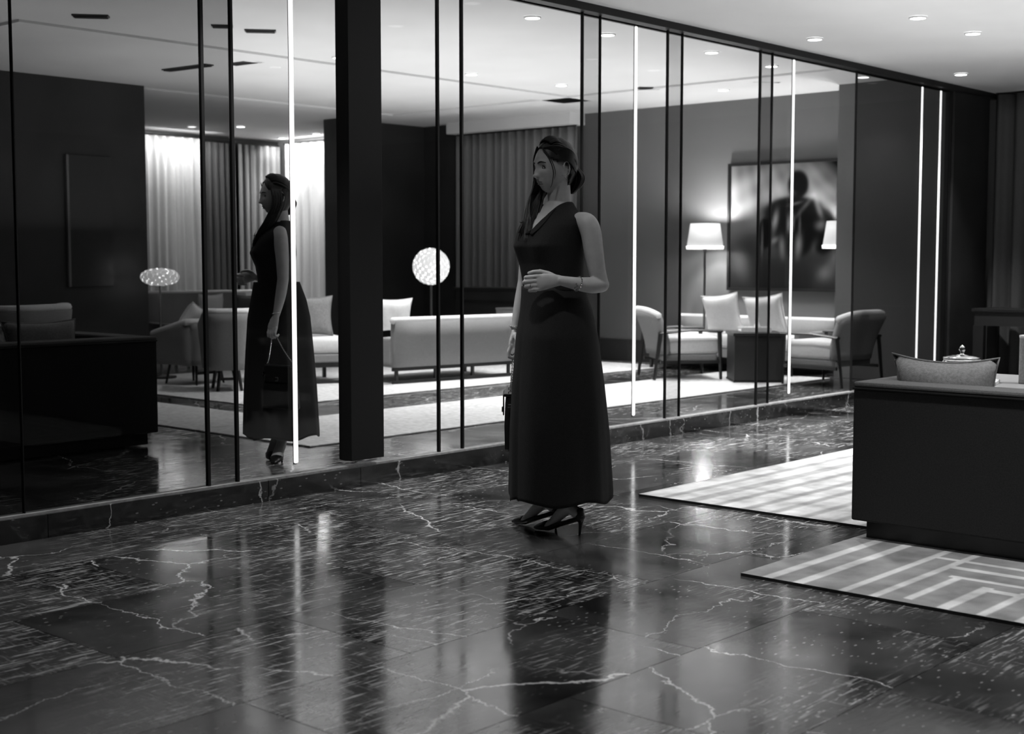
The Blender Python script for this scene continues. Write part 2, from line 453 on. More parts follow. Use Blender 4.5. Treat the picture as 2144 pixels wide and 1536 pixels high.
for (x, y, p), lab in zip(((7.678, 6.699, 14), (8.653, 6.761, 14), (9.978, 6.663, 14), (11.051, 6.723, 14), (12.30, 6.45, 1.2), (9.603, 9.157, 30), (10.813, 9.044, 30),
        (12.253, 8.028, 22), (10.844, 15.514, 8), (11.281, 15.029, 8), (12.75, 16.0, 8), (12.65, 15.106, 8), (8.039, 9.276, 22)),
        ('elongated ceiling spotlight behind the glass above the woman', 'ceiling spotlight behind the glass beside the strip right of the woman',
         'ceiling spotlight behind the glass over the small lounge chairs', 'ceiling spotlight behind the glass above the painting',
         'ceiling spotlight behind the glass nearest the dark end panel', 'ceiling spotlight above the long pale sofa, left', 'ceiling spotlight above the long pale sofa, right',
         'ceiling spotlight before the grey wall above the floor lamp', 'ceiling spotlight just before the lit curtain at left', 'ceiling spotlight right of the narrow glass strip, by the dim curtains',
         'ceiling spotlight in the curtained corner beside the tall strip', 'ceiling spotlight before the lit curtain next to the dark post', 'ceiling spotlight touching the dark post at its left')):
    downlight(x, y, H2, p, lab, .055)
for (x, y, p), lab in zip(((6.25, 5.06, 15), (3.8, 5.06, 15), (6.5, 4.1, 20), (3.6, 3.6, 5), (4.9, 1.3, 26), (7.2, 1.9, 16), (2.2, 1.8, 3)),
        ('ceiling spotlight beside the top rail above the woman, out of frame', 'ceiling spotlight beside the top rail before the dark post, out of frame',
         'ceiling spotlight over the striped rug, out of frame', 'ceiling spotlight over the open marble before the woman, out of frame', 'ceiling spotlight over the near barred rug, out of frame',
         'ceiling spotlight over the low table, out of frame', 'ceiling spotlight above the nearest marble, out of frame')):
    downlight(x, y, H1, p, lab, .05)
# linear ceiling vents beyond the glass
def vent(x, y, w, l, rz, lab):
    t = thing('ceiling_vent', lab, 'vent', (x, y, H2), rz, group='dark slots in the ceiling beyond the glass')
    bm = bmesh.new(); box(bm, -l/2, l/2, -w/2, w/2, -.012, 0); obj('frame', bm, 'ceiling', t).data.materials[0] = M['baseboard']
    for s in (-1, 0, 1):
        obj('slat', B(-l/2+.01, l/2-.01, s*w/3.3-.006, s*w/3.3+.006, -.02, -.012), 'dark_frame', t)
vent(7.51, 10.80, .10, .62, math.radians(95), 'longer slanting dark slot in the ceiling left of the narrow glass strip')
vent(7.677, 10.114, .09, .40, math.radians(95), 'slanting dark slot in the ceiling right of the narrow glass strip')
vent(5.473, 9.064, .09, .26, math.radians(-40), 'small dark ceiling slot in the top left corner')
vent(6.373, 8.703, .08, .16, math.radians(-40), 'small dark ceiling slot inside the narrow glass strip')
vent(6.703, 8.661, .08, .24, math.radians(-40), 'small dark ceiling slot left of the tall light strip')
vent(11.604, 8.511, .09, .24, math.radians(-40), 'small dark ceiling slot right of the woman beside the strip')
vent(11.924, 7.307, .09, .30, math.radians(-40), 'dark ceiling slot above the top of the painting')

# ------------------------------------------------------------------ curtains
def curtain(lab, p0, p1, z0, z1, m, folds, amp=.045, group='tall pleated curtains'):
    p0, p1 = Vector(p0), Vector(p1); d = p1-p0; n_ = Vector((-d.y, d.x)).normalized(); ln = d.length
    root = thing('curtain', lab, 'curtain', (p0.x, p0.y, 0), group=group)
    ph = random.random()*6
    def fn(u_, v):
        a = u_*folds*2*PI + ph + .7*math.sin(u_*9+ph)
        off = amp*(math.sin(a) + .25*math.sin(2.3*a+1))*(.8+.3*(1-v))
        q = d*u_ + n_*off
        return (q.x, q.y, z0 + (z1-z0)*v)
    grid_mesh('drape', int(folds*14)+2, 14, fn, m, root, thick=.008)
    bm = bmesh.new(); tube(bm, [(0, 0, z1+.015), (d.x, d.y, z1+.015)], .012, 8); obj('track', bm, 'dark_frame', root)
    return root
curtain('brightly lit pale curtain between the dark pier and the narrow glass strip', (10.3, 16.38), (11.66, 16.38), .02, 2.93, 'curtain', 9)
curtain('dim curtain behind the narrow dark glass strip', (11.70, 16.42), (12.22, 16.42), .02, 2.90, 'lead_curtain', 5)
curtain('dim curtain behind the reflected woman in the corner', (12.26, 16.40), (13.0, 16.40), .02, 2.90, 'dim_curtain', 6)
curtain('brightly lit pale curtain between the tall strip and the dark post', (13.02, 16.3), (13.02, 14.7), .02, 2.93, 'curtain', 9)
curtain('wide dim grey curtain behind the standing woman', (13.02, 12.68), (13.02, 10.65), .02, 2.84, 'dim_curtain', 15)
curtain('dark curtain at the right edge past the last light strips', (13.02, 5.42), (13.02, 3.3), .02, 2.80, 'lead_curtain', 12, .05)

# ------------------------------------------------------------------ rugs
def rug(lab, x0, x1, y0, y1, m='rug_plain', bars=None, z=0, zt=.012):
    root = thing('rug', lab, 'rug', (x0, y0, 0))
    if bars:
        st = .011 if x1-x0 < 2 else .024
        nx = int((x1-x0)/st); ny = int((y1-y0)/st)
        def fn(u_, v): return (u_*(x1-x0), v*(y1-y0), zt)
        grid_mesh('pile', nx, ny, fn, 'rug_barred', root, attr=('weave', lambda u_, v: bars(u_*(x1-x0), v*(y1-y0))))
        obj('backing', B(0, x1-x0, 0, y1-y0, 0, zt-.0005), 'baseboard', root)
    else:
        obj('pile', B(0, x1-x0, 0, y1-y0, .003, zt, .003), m, root)
        obj('backing', B(.004, x1-x0-.004, .004, y1-y0-.004, 0, .003), 'baseboard', root)
    return root
def bars_near(x, y):     # measured from the corner X = 4.45, Y = -1.5 (y grows towards the glass)
    yy = 4.31 - y        # distance from the edge nearest the glass
    v = .27
    full = (.115, .25, .43, .55)
    part = ((.66, .05, .47), (.81, .0, .41), (.95, .0, .41), (1.09, .0, .30), (1.30, .0, .49), (1.52, .1, .49), (1.75, .0, .66), (1.98, .0, .49), (2.2, .0, .49))
    hw = .019
    for c in full:
        if abs(yy-c) < hw: v = .62
    for c, xa, xb in part:
        if abs(yy-c) < hw and xa < x < xb: v = .62
    if abs(x-.49) < hw and yy > .62: v = .62
    if abs(x-.64) < hw and yy > .56: v = .62
    if abs(x-.77) < hw and yy > .45: v = .62
    if abs(x-.36) < hw and .80 < yy < 1.32: v = .62
    return v
def bars_far(x, y):
    k = (4.0 - y) % .16
    return .62 if k > .05 else .36
rug('pale rug with woven bars and maze lines before the dark sofa', 4.45, 5.62, -1.5, 2.81, bars=bars_near)
rug('striped pale rug behind the dark sofa beside the glass wall', 5.62, 11.6, .2, 4.17, bars=bars_far)
rug('long pale rug running along inside the glass', 5.66, 12.5, 6.86, 8.12)
rug('pale rug strip leading back left of the reflected woman', 5.66, 6.55, 8.13, 12.2)
rug('large pale rug under the seating beyond the glass', 6.95, 12.7, 8.98, 12.25)

# ================================================================== SEATING
def leg_bm(x, y, h, r=.018, splay=(0, 0), sq=True):
    bm = bmesh.new(); tube(bm, [(x, y, h), (x+splay[0], y+splay[1], 0)], [r, r*.7], 4 if sq else 10); return bm
def place(root, x, y, rz): root.location = (x, y, 0); root.rotation_euler = (0, 0, rz); return root
# the near dark sofa: local X along its length, back on the -Y side (outer face), front +Y
def dark_sofa(lab, loc, rz, ln=2.2, dep=.95, h=.695):
    r = thing('sofa', lab, 'sofa', loc, rz)
    z0 = .09
    obj('back', B(0, ln, 0, .17, z0, h-.028, .008), 'dark_fabric', r)
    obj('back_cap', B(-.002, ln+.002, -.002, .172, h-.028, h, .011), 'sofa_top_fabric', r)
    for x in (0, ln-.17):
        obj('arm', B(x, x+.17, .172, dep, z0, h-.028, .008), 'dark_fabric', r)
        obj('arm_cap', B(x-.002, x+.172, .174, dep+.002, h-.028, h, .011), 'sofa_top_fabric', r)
    obj('base', B(.05, ln-.05, .05, dep-.05, .012, z0, .0), 'black_wood', r)
    obj('seat_frame', B(.17, ln-.17, .172, dep-.02, z0, .26, .01), 'dark_fabric', r)
    n = 3 if ln > 2 else 2
    for k in range(n):
        a = .172 + k*(ln-.344)/n
        obj('seat_cushion', B(a+.004, a+(ln-.344)/n-.004, .19, dep, .262, .43, .03), 'dark_fabric', r)
    bm = bmesh.new(); tube(bm, [(0, -.004, h-.028), (ln, -.004, h-.028)], .005, 6); obj('piping', bm, 'dark_frame', r)
    return r
# near sofa: corner at (5.345, 2.82), running towards -Y, front facing +X
dark_sofa('large dark fabric sofa with its back to the camera at right', (5.345, 2.82, .0), -PI/2)
# dark sofa beyond the glass, right end at X = 5.05
dark_sofa('dark sofa beyond the glass at the left edge, pillows along its top', (2.85, 7.66, 0), 0, 2.2, .95, .72)
pillow('large grey feather pillow lying on top of the near dark sofa', (5.64, 2.53, .60), (math.radians(10), 0, -PI/2+.06), .47, .42, .24, 'cushion_grey', sag=.15)
pillow('dim grey pillow behind the back of the dark sofa at left', (4.42, 7.98, .66), (-.25, 0, -.05), .50, .36, .16, 'cushion_grey')
pillow('small patterned pillow between the dim pillow and the joint, left sofa', (4.10, 8.05, .68), (-.3, 0, .1), .26, .30, .14, 'patterned_fabric')
# pale armchair seen at the very left edge
def boxy_armchair(lab, x, y, rz, w=.7, d=.7, h=.68, m='light_fabric', top='white_fabric', group=None):
    r = thing('armchair', lab, 'armchair', (x, y, .0125), rz, group)
    bm = bmesh.new()      # wrap-around shell: front is +Y
    pts = []
    def fn(u_, v):
        # U-shaped plan
        t = u_*3
        if t < 1: p = (-w/2, d/2 - d*t*.9)
        elif t < 2: a = (t-1); p = (-w/2 + w*a, -d/2 + .0*a); p = (p[0], -d/2+.10*(2*abs(a-.5))**4)
        else: p = (w/2, -d/2 + d*(.1 + .9*(t-2)))
        s = 1 - .16*(1-v)
        arm = min(1, abs(u_-.5)*2); zt = h - .12*max(0, (arm-.4)/.6)
        return (p[0]*s, p[1]*s, .20 + (zt-.20)*v)
    grid_mesh('shell', 40, 8, fn, m, r, thick=.07)
    P = [fn(i/39, 1) for i in range(40)]
    bm = bmesh.new(); capsule(bm, [(p[0], p[1], p[2]+.012) for p in P], [.032]*40, 8, axis=(0, 0, 1)); obj('top_piping', bm, top, r, True)
    obj('seat_cushion', B(-w/2+.08, w/2-.08, -d/2+.08, d/2, .27, .42, .04), top, r, True)
    obj('seat_base', B(-w/2+.07, w/2-.07, -d/2+.06, d/2-.02, .19, .27, .01), m, r)
    for sx in (-1, 1):
        for sy in (-1, 1): obj('leg', leg_bm(sx*(w/2-.12), sy*(d/2-.10), .2, .02, (sx*.03, sy*.03)), 'black_wood', r)
    obj('stretcher', B(-w/2+.10, w/2-.10, -d/2+.08, -d/2+.10, .10, .125), 'black_wood', r)
    return r
boxy_armchair('pale armchair behind the dark sofa at the far left edge', 4.95, 9.45, .4, .7, .7, .84)
boxy_armchair('grey armchair seen from behind, left of the narrow glass strip', 7.81, 11.20, .15, .54, .56, .60)
boxy_armchair('grey tapered armchair inside the narrow dark glass strip', 7.62, 10.42, -.5, .40, .5, .72)
pillow('bright white pillow slumped on the grey armchair at left', (7.78, 11.16, .64), (.5, .35, .4), .34, .28, .14, 'white_fabric')
# far pale sofa below the lit curtain
def pale_sofa(lab, x, y, rz, ln=2.0, h=.64, dep=.8, m='light_fabric', lean=.06):
    r = thing('sofa', lab, 'sofa', (x, y, 0), rz)
    def fn(u_, v):      # outer back, leaning and slightly wider at the top
        s = 1 + .05*v
        return ((u_-.5)*ln*s, -dep/2 - lean*v, .18 + (h-.18)*v)
    grid_mesh('back', 8, 4, fn, m, r, thick=.09)
    bm = bmesh.new(); capsule(bm, [(-ln*.525, -dep/2-lean, h), (ln*.525, -dep/2-lean, h)], [.036, .036], 10); obj('back_piping', bm, 'white_fabric', r, True)
    for s in (-1, 1):
        bm = bmesh.new(); tube(bm, [(s*ln*.50, -dep/2, .17), (s*ln*.50, -dep/2+.02, .42)], .03, 4)
        obj('arm', B(s*ln*.5-.035, s*ln*.5+.035, -dep/2, dep/2-.04, .20, .46, .02), m, r); bm.free()
    obj('seat_base', B(-ln/2, ln/2, -dep/2, dep/2-.02, .17, .27, .01), m, r)
    for k in range(2):
        a = -ln/2+.04 + k*(ln-.08)/2
        obj('seat_cushion', B(a+.004, a+(ln-.08)/2-.004, -dep/2+.06, dep/2, .272, .42, .035), 'white_fabric', r, True)
    obj('rail', B(-ln/2, ln/2, -dep/2, -dep/2+.03, .135, .17), 'black_wood', r)
    obj('sled_foot', B(-ln/2, ln/2, -dep/2+.0, -dep/2+.035, .012, .045), 'black_wood', r)
    for s in (-1, -.33, .33, 1):
        obj('leg', B(s*ln*.47-.014, s*ln*.47+.014, -dep/2, -dep/2+.03, .045, .135), 'black_wood', r)
    for s in (-1, 1):
        obj('leg', B(s*ln*.47-.014, s*ln*.47+.014, dep/2-.06, dep/2-.03, .012, .17), 'black_wood', r)
    return r
pale_sofa('long pale sofa seen from behind, left of the standing woman', 9.83, 9.95, -.15, 1.50, .63)
# bench end with pillows, left of the dark post
r = thing('bench', 'low pale bench with dark sled legs left of the dark post', 'bench', (8.62, 10.62, .0), -.45)
obj('seat_cushion', B(-.45, .45, -.38, .38, .30, .46, .04), 'white_fabric', r, True)
obj('seat_base', B(-.46, .46, -.39, .39, .22, .30, .01), 'light_fabric', r)
obj('rail', B(-.44, .44, -.37, -.34, .17, .22), 'black_wood', r)
obj('sled_foot', B(-.44, .44, -.37, -.34, .012, .04), 'black_wood', r)
for x in (-.36, .36):
    for y in (-.36, .33): obj('leg', B(x-.018, x+.018, y, y+.03, .012, .22), 'black_wood', r)
pillow('square grey pillow standing on the low bench', (8.74, 10.54, .66), (-.12, 0, -.60), .42, .40, .16, 'cushion_grey')
for k in range(4):
    o = thing('folded_cushion', ['lowest', 'second lowest', 'third', 'topmost'][k]+' white folded cushion in the stack beside the tall light strip', 'cushion', (8.36, 10.72, .465+k*.062), -.55, group='white cushions stacked on the bench end')
    obj('pad', B(-.13, .13, -.14, .14, 0, .056, .024), 'white_fabric', o, True)
pillow('white pillow peeking over the long pale sofa', (9.45, 10.12, .66), (.15, 0, -.3), .42, .34, .16, 'white_fabric')
# far sofa at the lit curtain
pale_sofa('pale sofa under the lit curtain, mostly hidden', 10.05, 13.9, PI-.2, 1.5, .80)
pillow('soft white pillow on the far sofa beneath the lit curtain', (9.80, 13.72, .62), (.1, 0, .2), .42, .38, .16, 'white_fabric')
pillow('dark pillow beside the white one on the far sofa', (10.28, 13.64, .61), (.1, 0, .1), .38, .36, .16, 'dark_fabric')

# lounge group before the painting
def open_armchair(lab, x, y, rz):
    r = thing('armchair', lab, 'armchair', (x, y, .0125), rz, group='wood framed armchairs before the painting')   # front is +Y
    def back(u_, v):
        a = (u_-.5)*2
        return (a*(.30+.05*v), -.30 + .10*abs(a)**3 - .13*v**1.5, .26 + .44*v - .05*abs(a)**4*v)
    grid_mesh('back', 20, 8, back, 'light_fabric', r, thick=.075)
    P = [back(i/19, 1) for i in range(20)]
    bm = bmesh.new(); capsule(bm, P, [.034]*20, 8, axis=(0, 0, 1)); obj('back_piping', bm, 'white_fabric', r, True)
    obj('seat_cushion', B(-.29, .29, -.27, .34, .25, .43, .045), 'white_fabric', r, True)
    obj('seat_base', B(-.28, .28, -.26, .31, .19, .25, .01), 'light_fabric', r)
    for s in (-1, 1):
        bm = bmesh.new(); tube(bm, [(s*.34, -.32, .47), (s*.34, .0, .50), (s*.34, .34, .49)], [(.03, .014)]*3, 6, axis=(1, 0, 0)); obj('armrest', bm, 'black_wood', r)
        bm = bmesh.new(); tube(bm, [(s*.34, .31, .48), (s*.33, .33, 0)], [.024, .016], 4); obj('leg', bm, 'black_wood', r)
        bm = bmesh.new(); tube(bm, [(s*.34, -.30, .48), (s*.33, -.36, 0)], [.024, .016], 4); obj('leg', bm, 'black_wood', r)
        obj('side_rail', B(s*.335-.012, s*.335+.012, -.30, .31, .165, .195), 'black_wood', r)
    return r
# world directions: image right is about (.67,-.74); depth is (.74,.67)
RIGHT = math.atan2(-.7437, .6685)
open_armchair('left wood framed armchair facing right by the floor lamp', 11.56, 8.06, RIGHT - PI/2 + .15)
open_armchair('right wood framed armchair turned left below the painting', 11.90, 6.52, RIGHT + PI/2 - .85)
r = pale_sofa('pale low sofa with two pillows below the painting', 12.72, 8.15, PI/2, 1.9, .56, .72)
pillow('left bright pillow on the low sofa below the painting', (12.58, 8.22, .63), (-.2, .12, PI/2+.1), .44, .44, .16, 'white_fabric', group='bright pillows below the painting')
pillow('right bright pillow on the low sofa below the painting', (12.56, 7.66, .63), (-.25, .10, PI/2), .48, .44, .16, 'white_fabric', group='bright pillows below the painting')
r = thing('coffee_table', 'dark cube coffee table between the two lounge armchairs', 'table', (11.72, 7.28, 0), RIGHT)
obj('tabletop', B(-.25, .25, -.25, .25, .47, .50, .004), 'black_wood', r)
obj('body', B(-.235, .235, -.235, .235, .03, .47, .004), 'dark_panel', r)
obj('base', B(-.24, .24, -.24, .24, .012, .03), 'dark_frame', r)
r = thing('tray', 'bright white tray on the dark coffee table', 'tray', (11.72, 7.28, .50), RIGHT)
obj('dish', B(-.15, .15, -.10, .10, 0, .02, .006), 'white_fabric', r, True)
for s in (-1, 1): obj('rim', B(-.15, .15, s*.10-.008, s*.10+.008, .0, .05, .004), 'white_fabric', r)
r = thing('perfume_flask', 'small cut glass flask on the bright tray', 'flask', (11.74, 7.26, .521), 0)
bm = bmesh.new(); lathe(bm, [(.03, 0), (.035, .03), (.02, .07), (.01, .085)], 10); obj('bottle', bm, 'crystal', r)
bm = bmesh.new(); lathe(bm, [(.008, .085), (.018, .10), (.014, .12), (.003, .13)], 10); obj('stopper', bm, 'crystal', r)

# floor lamps
def floor_lamp(lab, x, y, h=1.62):
    r = thing('floor_lamp', lab, 'lamp', (x, y, 0), group='drum shade floor lamps beside the painting')
    bm = bmesh.new(); n = 32
    prof = [(.205, h-.27), (.165, h)]
    rings = [[bm.verts.new((rr_*math.cos(2*PI*k/n), rr_*math.sin(2*PI*k/n), z)) for k in range(n)] for rr_, z in prof]
    for k in range(n): bm.faces.new((rings[0][k], rings[0][(k+1) % n], rings[1][(k+1) % n], rings[1][k]))
    o = obj('lamp_shade', bm, 'lamp_shade', r, True); md = o.modifiers.new('t', 'SOLIDIFY'); md.thickness = .004
    bm = bmesh.new(); prof = [(.207, h-.285), (.211, h-.25)]
    rings = [[bm.verts.new((rr_*math.cos(2*PI*k/n), rr_*math.sin(2*PI*k/n), z)) for k in range(n)] for rr_, z in prof]
    for k in range(n): bm.faces.new((rings[0][k], rings[0][(k+1) % n], rings[1][(k+1) % n], rings[1][k]))
    o = obj('shade_rim', bm, 'shade_rim', r, True); md = o.modifiers.new('t', 'SOLIDIFY'); md.thickness = .006
    bm = bmesh.new(); lathe(bm, [(.013, .02), (.013, h-.33), (.022, h-.31), (.022, h-.22), (.03, h-.2), (.03, h-.12), (.01, h-.1)], 12); obj('pole', bm, 'black_wood', r, True)
    bm = bmesh.new(); lathe(bm, [(.14, 0), (.14, .015), (.02, .025)], 24); obj('base', bm, 'black_wood', r)
    d = bpy.data.lights.new('bulb', 'POINT'); d.energy = 50; d.shadow_soft_size = .05
    o = bpy.data.objects.new('bulb', d); COL.objects.link(o); o.parent = r; o.location = (0, 0, h-.06)
    d = bpy.data.lights.new('bulb', 'POINT'); d.energy = 24; d.shadow_soft_size = .05
    o = bpy.data.objects.new('bulb', d); COL.objects.link(o); o.parent = r; o.location = (0, 0, h-.24)
floor_lamp('glowing floor lamp left of the painting', 12.82, 8.62)
floor_lamp('glowing floor lamp right of the painting, half hidden', 12.93, 6.98)

# painting
def paint(u_, v):
    def G(cx, cy, sx, sy, rot=0):
        dx, dy = u_-cx, v-cy; c, s = math.cos(rot), math.sin(rot)
        a, b_ = (dx*c+dy*s)/sx, (-dx*s+dy*c)/sy
        return math.exp(-(a*a+b_*b_))
    def S(x): return 1/(1+math.exp(-x))
    rnd = .5*math.sin(17*u_+9*v)+.5*math.sin(31*v-13*u_+2)+.4*math.sin(53*u_*v+7)
    vig = 1-gs(u_-1.05, .22)*.8-gs(v-1.03, .12)*.4
    val = .012 + .24*S((v-.50-.10*math.sin(5*u_))*14)*vig*(.8+.25*rnd)
    val += .05*G(.10, .22, .07, .12, .5) + .03*G(.88, .12, .07, .06) + .02*G(.4, .3, .10, .08)
    def dark(a, k=1.0, th=.42):
        nonlocal val
        m_ = S((a-th)*26)*k; val = val*(1-m_) + .004*m_
    dark(G(.64, .83, .105, .125)); dark(G(.60, .62, .30, .13)); dark(G(.62, .45, .22, .22)); dark(G(.34, .45, .07, .14)); dark(G(.88, .45, .12, .2))
    for a in ((.43, .53, .022, .08, -.15, .16), (.85, .50, .040, .034, 0, .16), (.50, .33, .026, .07, .1, .16), (.65, .34, .028, .075, -.1, .16),
              (.69, .64, .016, .10, -.75, .05), (.82, .66, .020, .09, .35, .10), (.43, .39, .035, .022, .6, .12), (.56, .52, .016, .055, 0, .16), (.60, .53, .010, .05, 0, .13),
              (.76, .74, .035, .025, 0, .10), (.66, .51, .009, .08, 0, .07), (.80, .36, .025, .05, -.3, .03), (.60, .76, .022, .018, 0, .03), (.31, .38, .008, .12, 0, .10),
              (.62, .68, .05, .010, .2, .08)):
        val += a[5]*G(*a[:5])*(.8+.3*rnd)
    return max(.003, val)
r = thing('painting', 'large framed painting of a dark helmeted player on the grey wall', 'painting', (XW-.035, 0, 0))
PY0, PY1, PZ0, PZ1 = 8.48, 7.14, .905, 2.26
grid_mesh('canvas', 90, 100, lambda u_, v: (0, PY0+(PY1-PY0)*u_, PZ0+(PZ1-PZ0)*v), 'paint', r, attr=('paint', paint), smooth=False)
for a in ((-.02, .035, PY1-.03, PY1, PZ0-.03, PZ1+.03), (-.02, .035, PY0, PY0+.03, PZ0-.03, PZ1+.03)):
    obj('frame_side', B(*a), 'dark_frame', r)
for a in ((-.02, .035, PY1, PY0, PZ1, PZ1+.03), (-.02, .035, PY1, PY0, PZ0-.03, PZ0)):
    obj('frame_rail', B(*a), 'dark_frame', r)

# petal lamps
def petals(r, c, rad, sq, n, size, m1='petal_glow', m2='petal_core'):
    me = None
    bm = bmesh.new()
    for k in range(n):
        z = 1-2*(k+.5)/n; ph = k*2.39996; q = math.sqrt(1-z*z)
        d = Vector((q*math.cos(ph), q*math.sin(ph), z)); p = Vector((d.x*rad, d.y*rad, d.z*rad*sq))
        u_, v_ = frame_for(d); s = size*(.8+.4*random.random())
        vs = [bm.verts.new(p + (u_*math.cos(2*PI*i/8)+v_*math.sin(2*PI*i/8))*s + d*(.15*s*math.cos(4*PI*i/8))) for i in range(8)]
        bm.faces.new(vs)
    o = obj('petal_cluster', bm, m1, r, False); o.location = c; o['kind'] = 'stuff'
    md = o.modifiers.new('t', 'SOLIDIFY'); md.thickness = .003
    bm = bmesh.new()
    for k in range(9):
        a = k*2.4; rr_ = rad*.45*math.sqrt((k+.5)/9)
        bmesh.ops.create_icosphere(bm, subdivisions=2, radius=size*.8, matrix=Matrix.Translation((rr_*math.cos(a), rr_*math.sin(a), rr_*.9*math.sin(a*1.7)*sq)))
    o = obj('bulb_cluster', bm, m2, r, True); o.location = c
def petal_lamp(lab, x, y, zc, rad, sq, n, size, pw):
    r = thing('petal_lamp', lab, 'lamp', (x, y, .0125))
    bm = bmesh.new(); lathe(bm, [(.15, 0), (.15, .02), (.014, .03), (.012, zc-rad*sq*.9)], 16); obj('stand', bm, 'black_wood', r, True)
    petals(r, (0, 0, zc), rad, sq, n, size)
    d = bpy.data.lights.new('bulb', 'POINT'); d.energy = pw; d.shadow_soft_size = rad*1.1
    o = bpy.data.objects.new('bulb', d); COL.objects.link(o); o.parent = r; o.location = (0, 0, zc)
petal_lamp('glowing globe lamp of round petals behind the long pale sofa', 10.72, 10.85, 1.13, .20, 1, 170, .034, 5)
petal_lamp('flat glowing cluster lamp on a thin dark stand beside the dark pier', 7.93, 11.95, 1.03, .19, .45, 110, .028, 4)
r = thing('glass_ball', 'small glass ball with its shine put in as glow, low beside the cluster lamp stand', 'ornament', (7.62, 11.85, .0125))
bm = bmesh.new(); lathe(bm, [(.09, 0), (.09, .015), (.012, .02), (.012, .37), (.03, .38)], 12); obj('stand', bm, 'black_wood', r, True)
bm = bmesh.new(); bmesh.ops.create_icosphere(bm, subdivisions=2, radius=.032, matrix=Matrix.Translation((0, 0, .41))); obj('ball', bm, 'petal_core', r, True)  # no lamp: the ball's bright spot is put in as a glowing material

# console tables
def console(lab, x, y, rz, w, d, h):
    r = thing('console_table', lab, 'table', (x, y, .0125), rz)
    obj('tabletop', B(-w/2, w/2, -d/2, d/2, h-.03, h, .003), 'black_wood', r)
    obj('apron', B(-w/2+.02, w/2-.02, -d/2+.02, d/2-.02, h-.16, h-.03), 'dark_panel', r)
    for sx in (-1, 1):
        for sy in (-1, 1): obj('leg', B(sx*(w/2-.06)-.05, sx*(w/2-.06)+.05, sy*(d/2-.05)-.03, sy*(d/2-.05)+.03, 0, h-.16), 'black_wood', r)
    return r
console('dark console table against the dim curtain behind the pale sofa', 12.5, 11.3, PI/2, 1.5, .4, .86)
obj('back_panel', B(-.66, .66, .10, .14, .2, .70), 'dark_panel', bpy.data.objects['console_table'])
r = thing('box', 'small grey box below the dark console top', 'box', (11.95, 10.75, .0125), PI/2)
obj('body', B(-.14, .14, -.12, .12, 0, .62, .005), 'cushion_grey', r)
obj('lid', B(-.145, .145, -.125, .125, .62, .64, .003), 'cushion_grey', r)
console('dark console table before the dark curtain at the right edge', 12.62, 4.72, PI/2, 1.25, .42, .75)

# coffee table behind the near sofa with its objects
r = thing('low_table', 'pale topped low table just behind the near dark sofa', 'table', (7.05, 2.75, 0), 0)
obj('tabletop', B(-.45, .45, -.75, .35, .55, .58, .004), 'light_fabric', r).data.materials[0] = mat('pale_stone', .45, .25)
for x in (-.38, .38):
    for y in (-.68, .28): obj('leg', B(x-.02, x+.02, y-.02, y+.02, .012, .55), 'black_wood', r)
obj('shelf', B(-.42, .42, -.72, .32, .20, .22), 'black_wood', r)
r = thing('crystal_jar', 'cut crystal jar with a knobbed lid on the low table', 'jar', (7.0, 3.06, .58))
bm = bmesh.new(); lathe(bm, [(.05, 0), (.06, .03), (.082, .07), (.085, .105)], 16); obj('bowl', bm, 'crystal', r, False)
bm = bmesh.new(); lathe(bm, [(.098, .105), (.098, .120), (.05, .130), (.012, .135), (.01, .147), (.018, .160), (.012, .177), (.003, .185)], 16); obj('lid', bm, 'chrome', r, True)
for k in range(10):
    a = 2*PI*k/10
    bm = bmesh.new(); bmesh.ops.create_icosphere(bm, subdivisions=1, radius=.016, matrix=Matrix.Translation((.088*math.cos(a), .088*math.sin(a), .085)) @ Matrix.Diagonal((1, 1, 1.6, 1)))
    obj('drop', bm, 'crystal', r, False)
r = thing('candle_holder', 'tall frosted glass candle holder at the right edge', 'candle holder', (7.0, 2.70, .58))
bm = bmesh.new(); lathe(bm, [(.05, 0), (.05, .01), (.05, .235), (.046, .24)], 20); obj('holder', bm, 'cushion_grey', r, True)
bm = bmesh.new(); lathe(bm, [(.051, .235), (.052, .25), (.04, .252)], 20); obj('rim', bm, 'white_fabric', r, True)
r = thing('book', 'slim pale book lying on the low table beside the pillow', 'book', (6.85, 2.88, .58), .3)
obj('cover', B(-.10, .10, -.075, .075, 0, .018, .002), 'white_fabric', r)
obj('pages', B(-.097, .101, -.073, .073, .003, .015), 'light_fabric', r)

# ================================================================== THE WOMAN
# local frame: x to the camera's right, y away from the camera, z up; origin on the floor under her
F = Vector((-.766, -.643, 0)); LF = Vector((.643, -.766, 0)); UP = Vector((0, 0, 1))
def remeshed(bm, voxel, name, smooth_it=2):
    me = bpy.data.meshes.new(name); bm.normal_update(); bm.to_mesh(me); bm.free()
    o = bpy.data.objects.new(name, me); COL.objects.link(o)
    r = o.modifiers.new('r', 'REMESH'); r.mode = 'VOXEL'; r.voxel_size = voxel
    s = o.modifiers.new('s', 'SMOOTH'); s.iterations = smooth_it; s.factor = .5
    dg = bpy.context.evaluated_depsgraph_get(); dg.update()
    out = bpy.data.meshes.new_from_object(o.evaluated_get(dg))
    bpy.data.objects.remove(o); bpy.data.meshes.remove(me)
    return out
HC = Vector((-.014, -.002, 1.630)); HF = Vector((-.86, -.51, -.03)).normalized(); HL = UP.cross(HF).normalized(); HU = HF.cross(HL).normalized()
def head_pt(x, y, z): return HC + HL*x + HF*y + HU*z
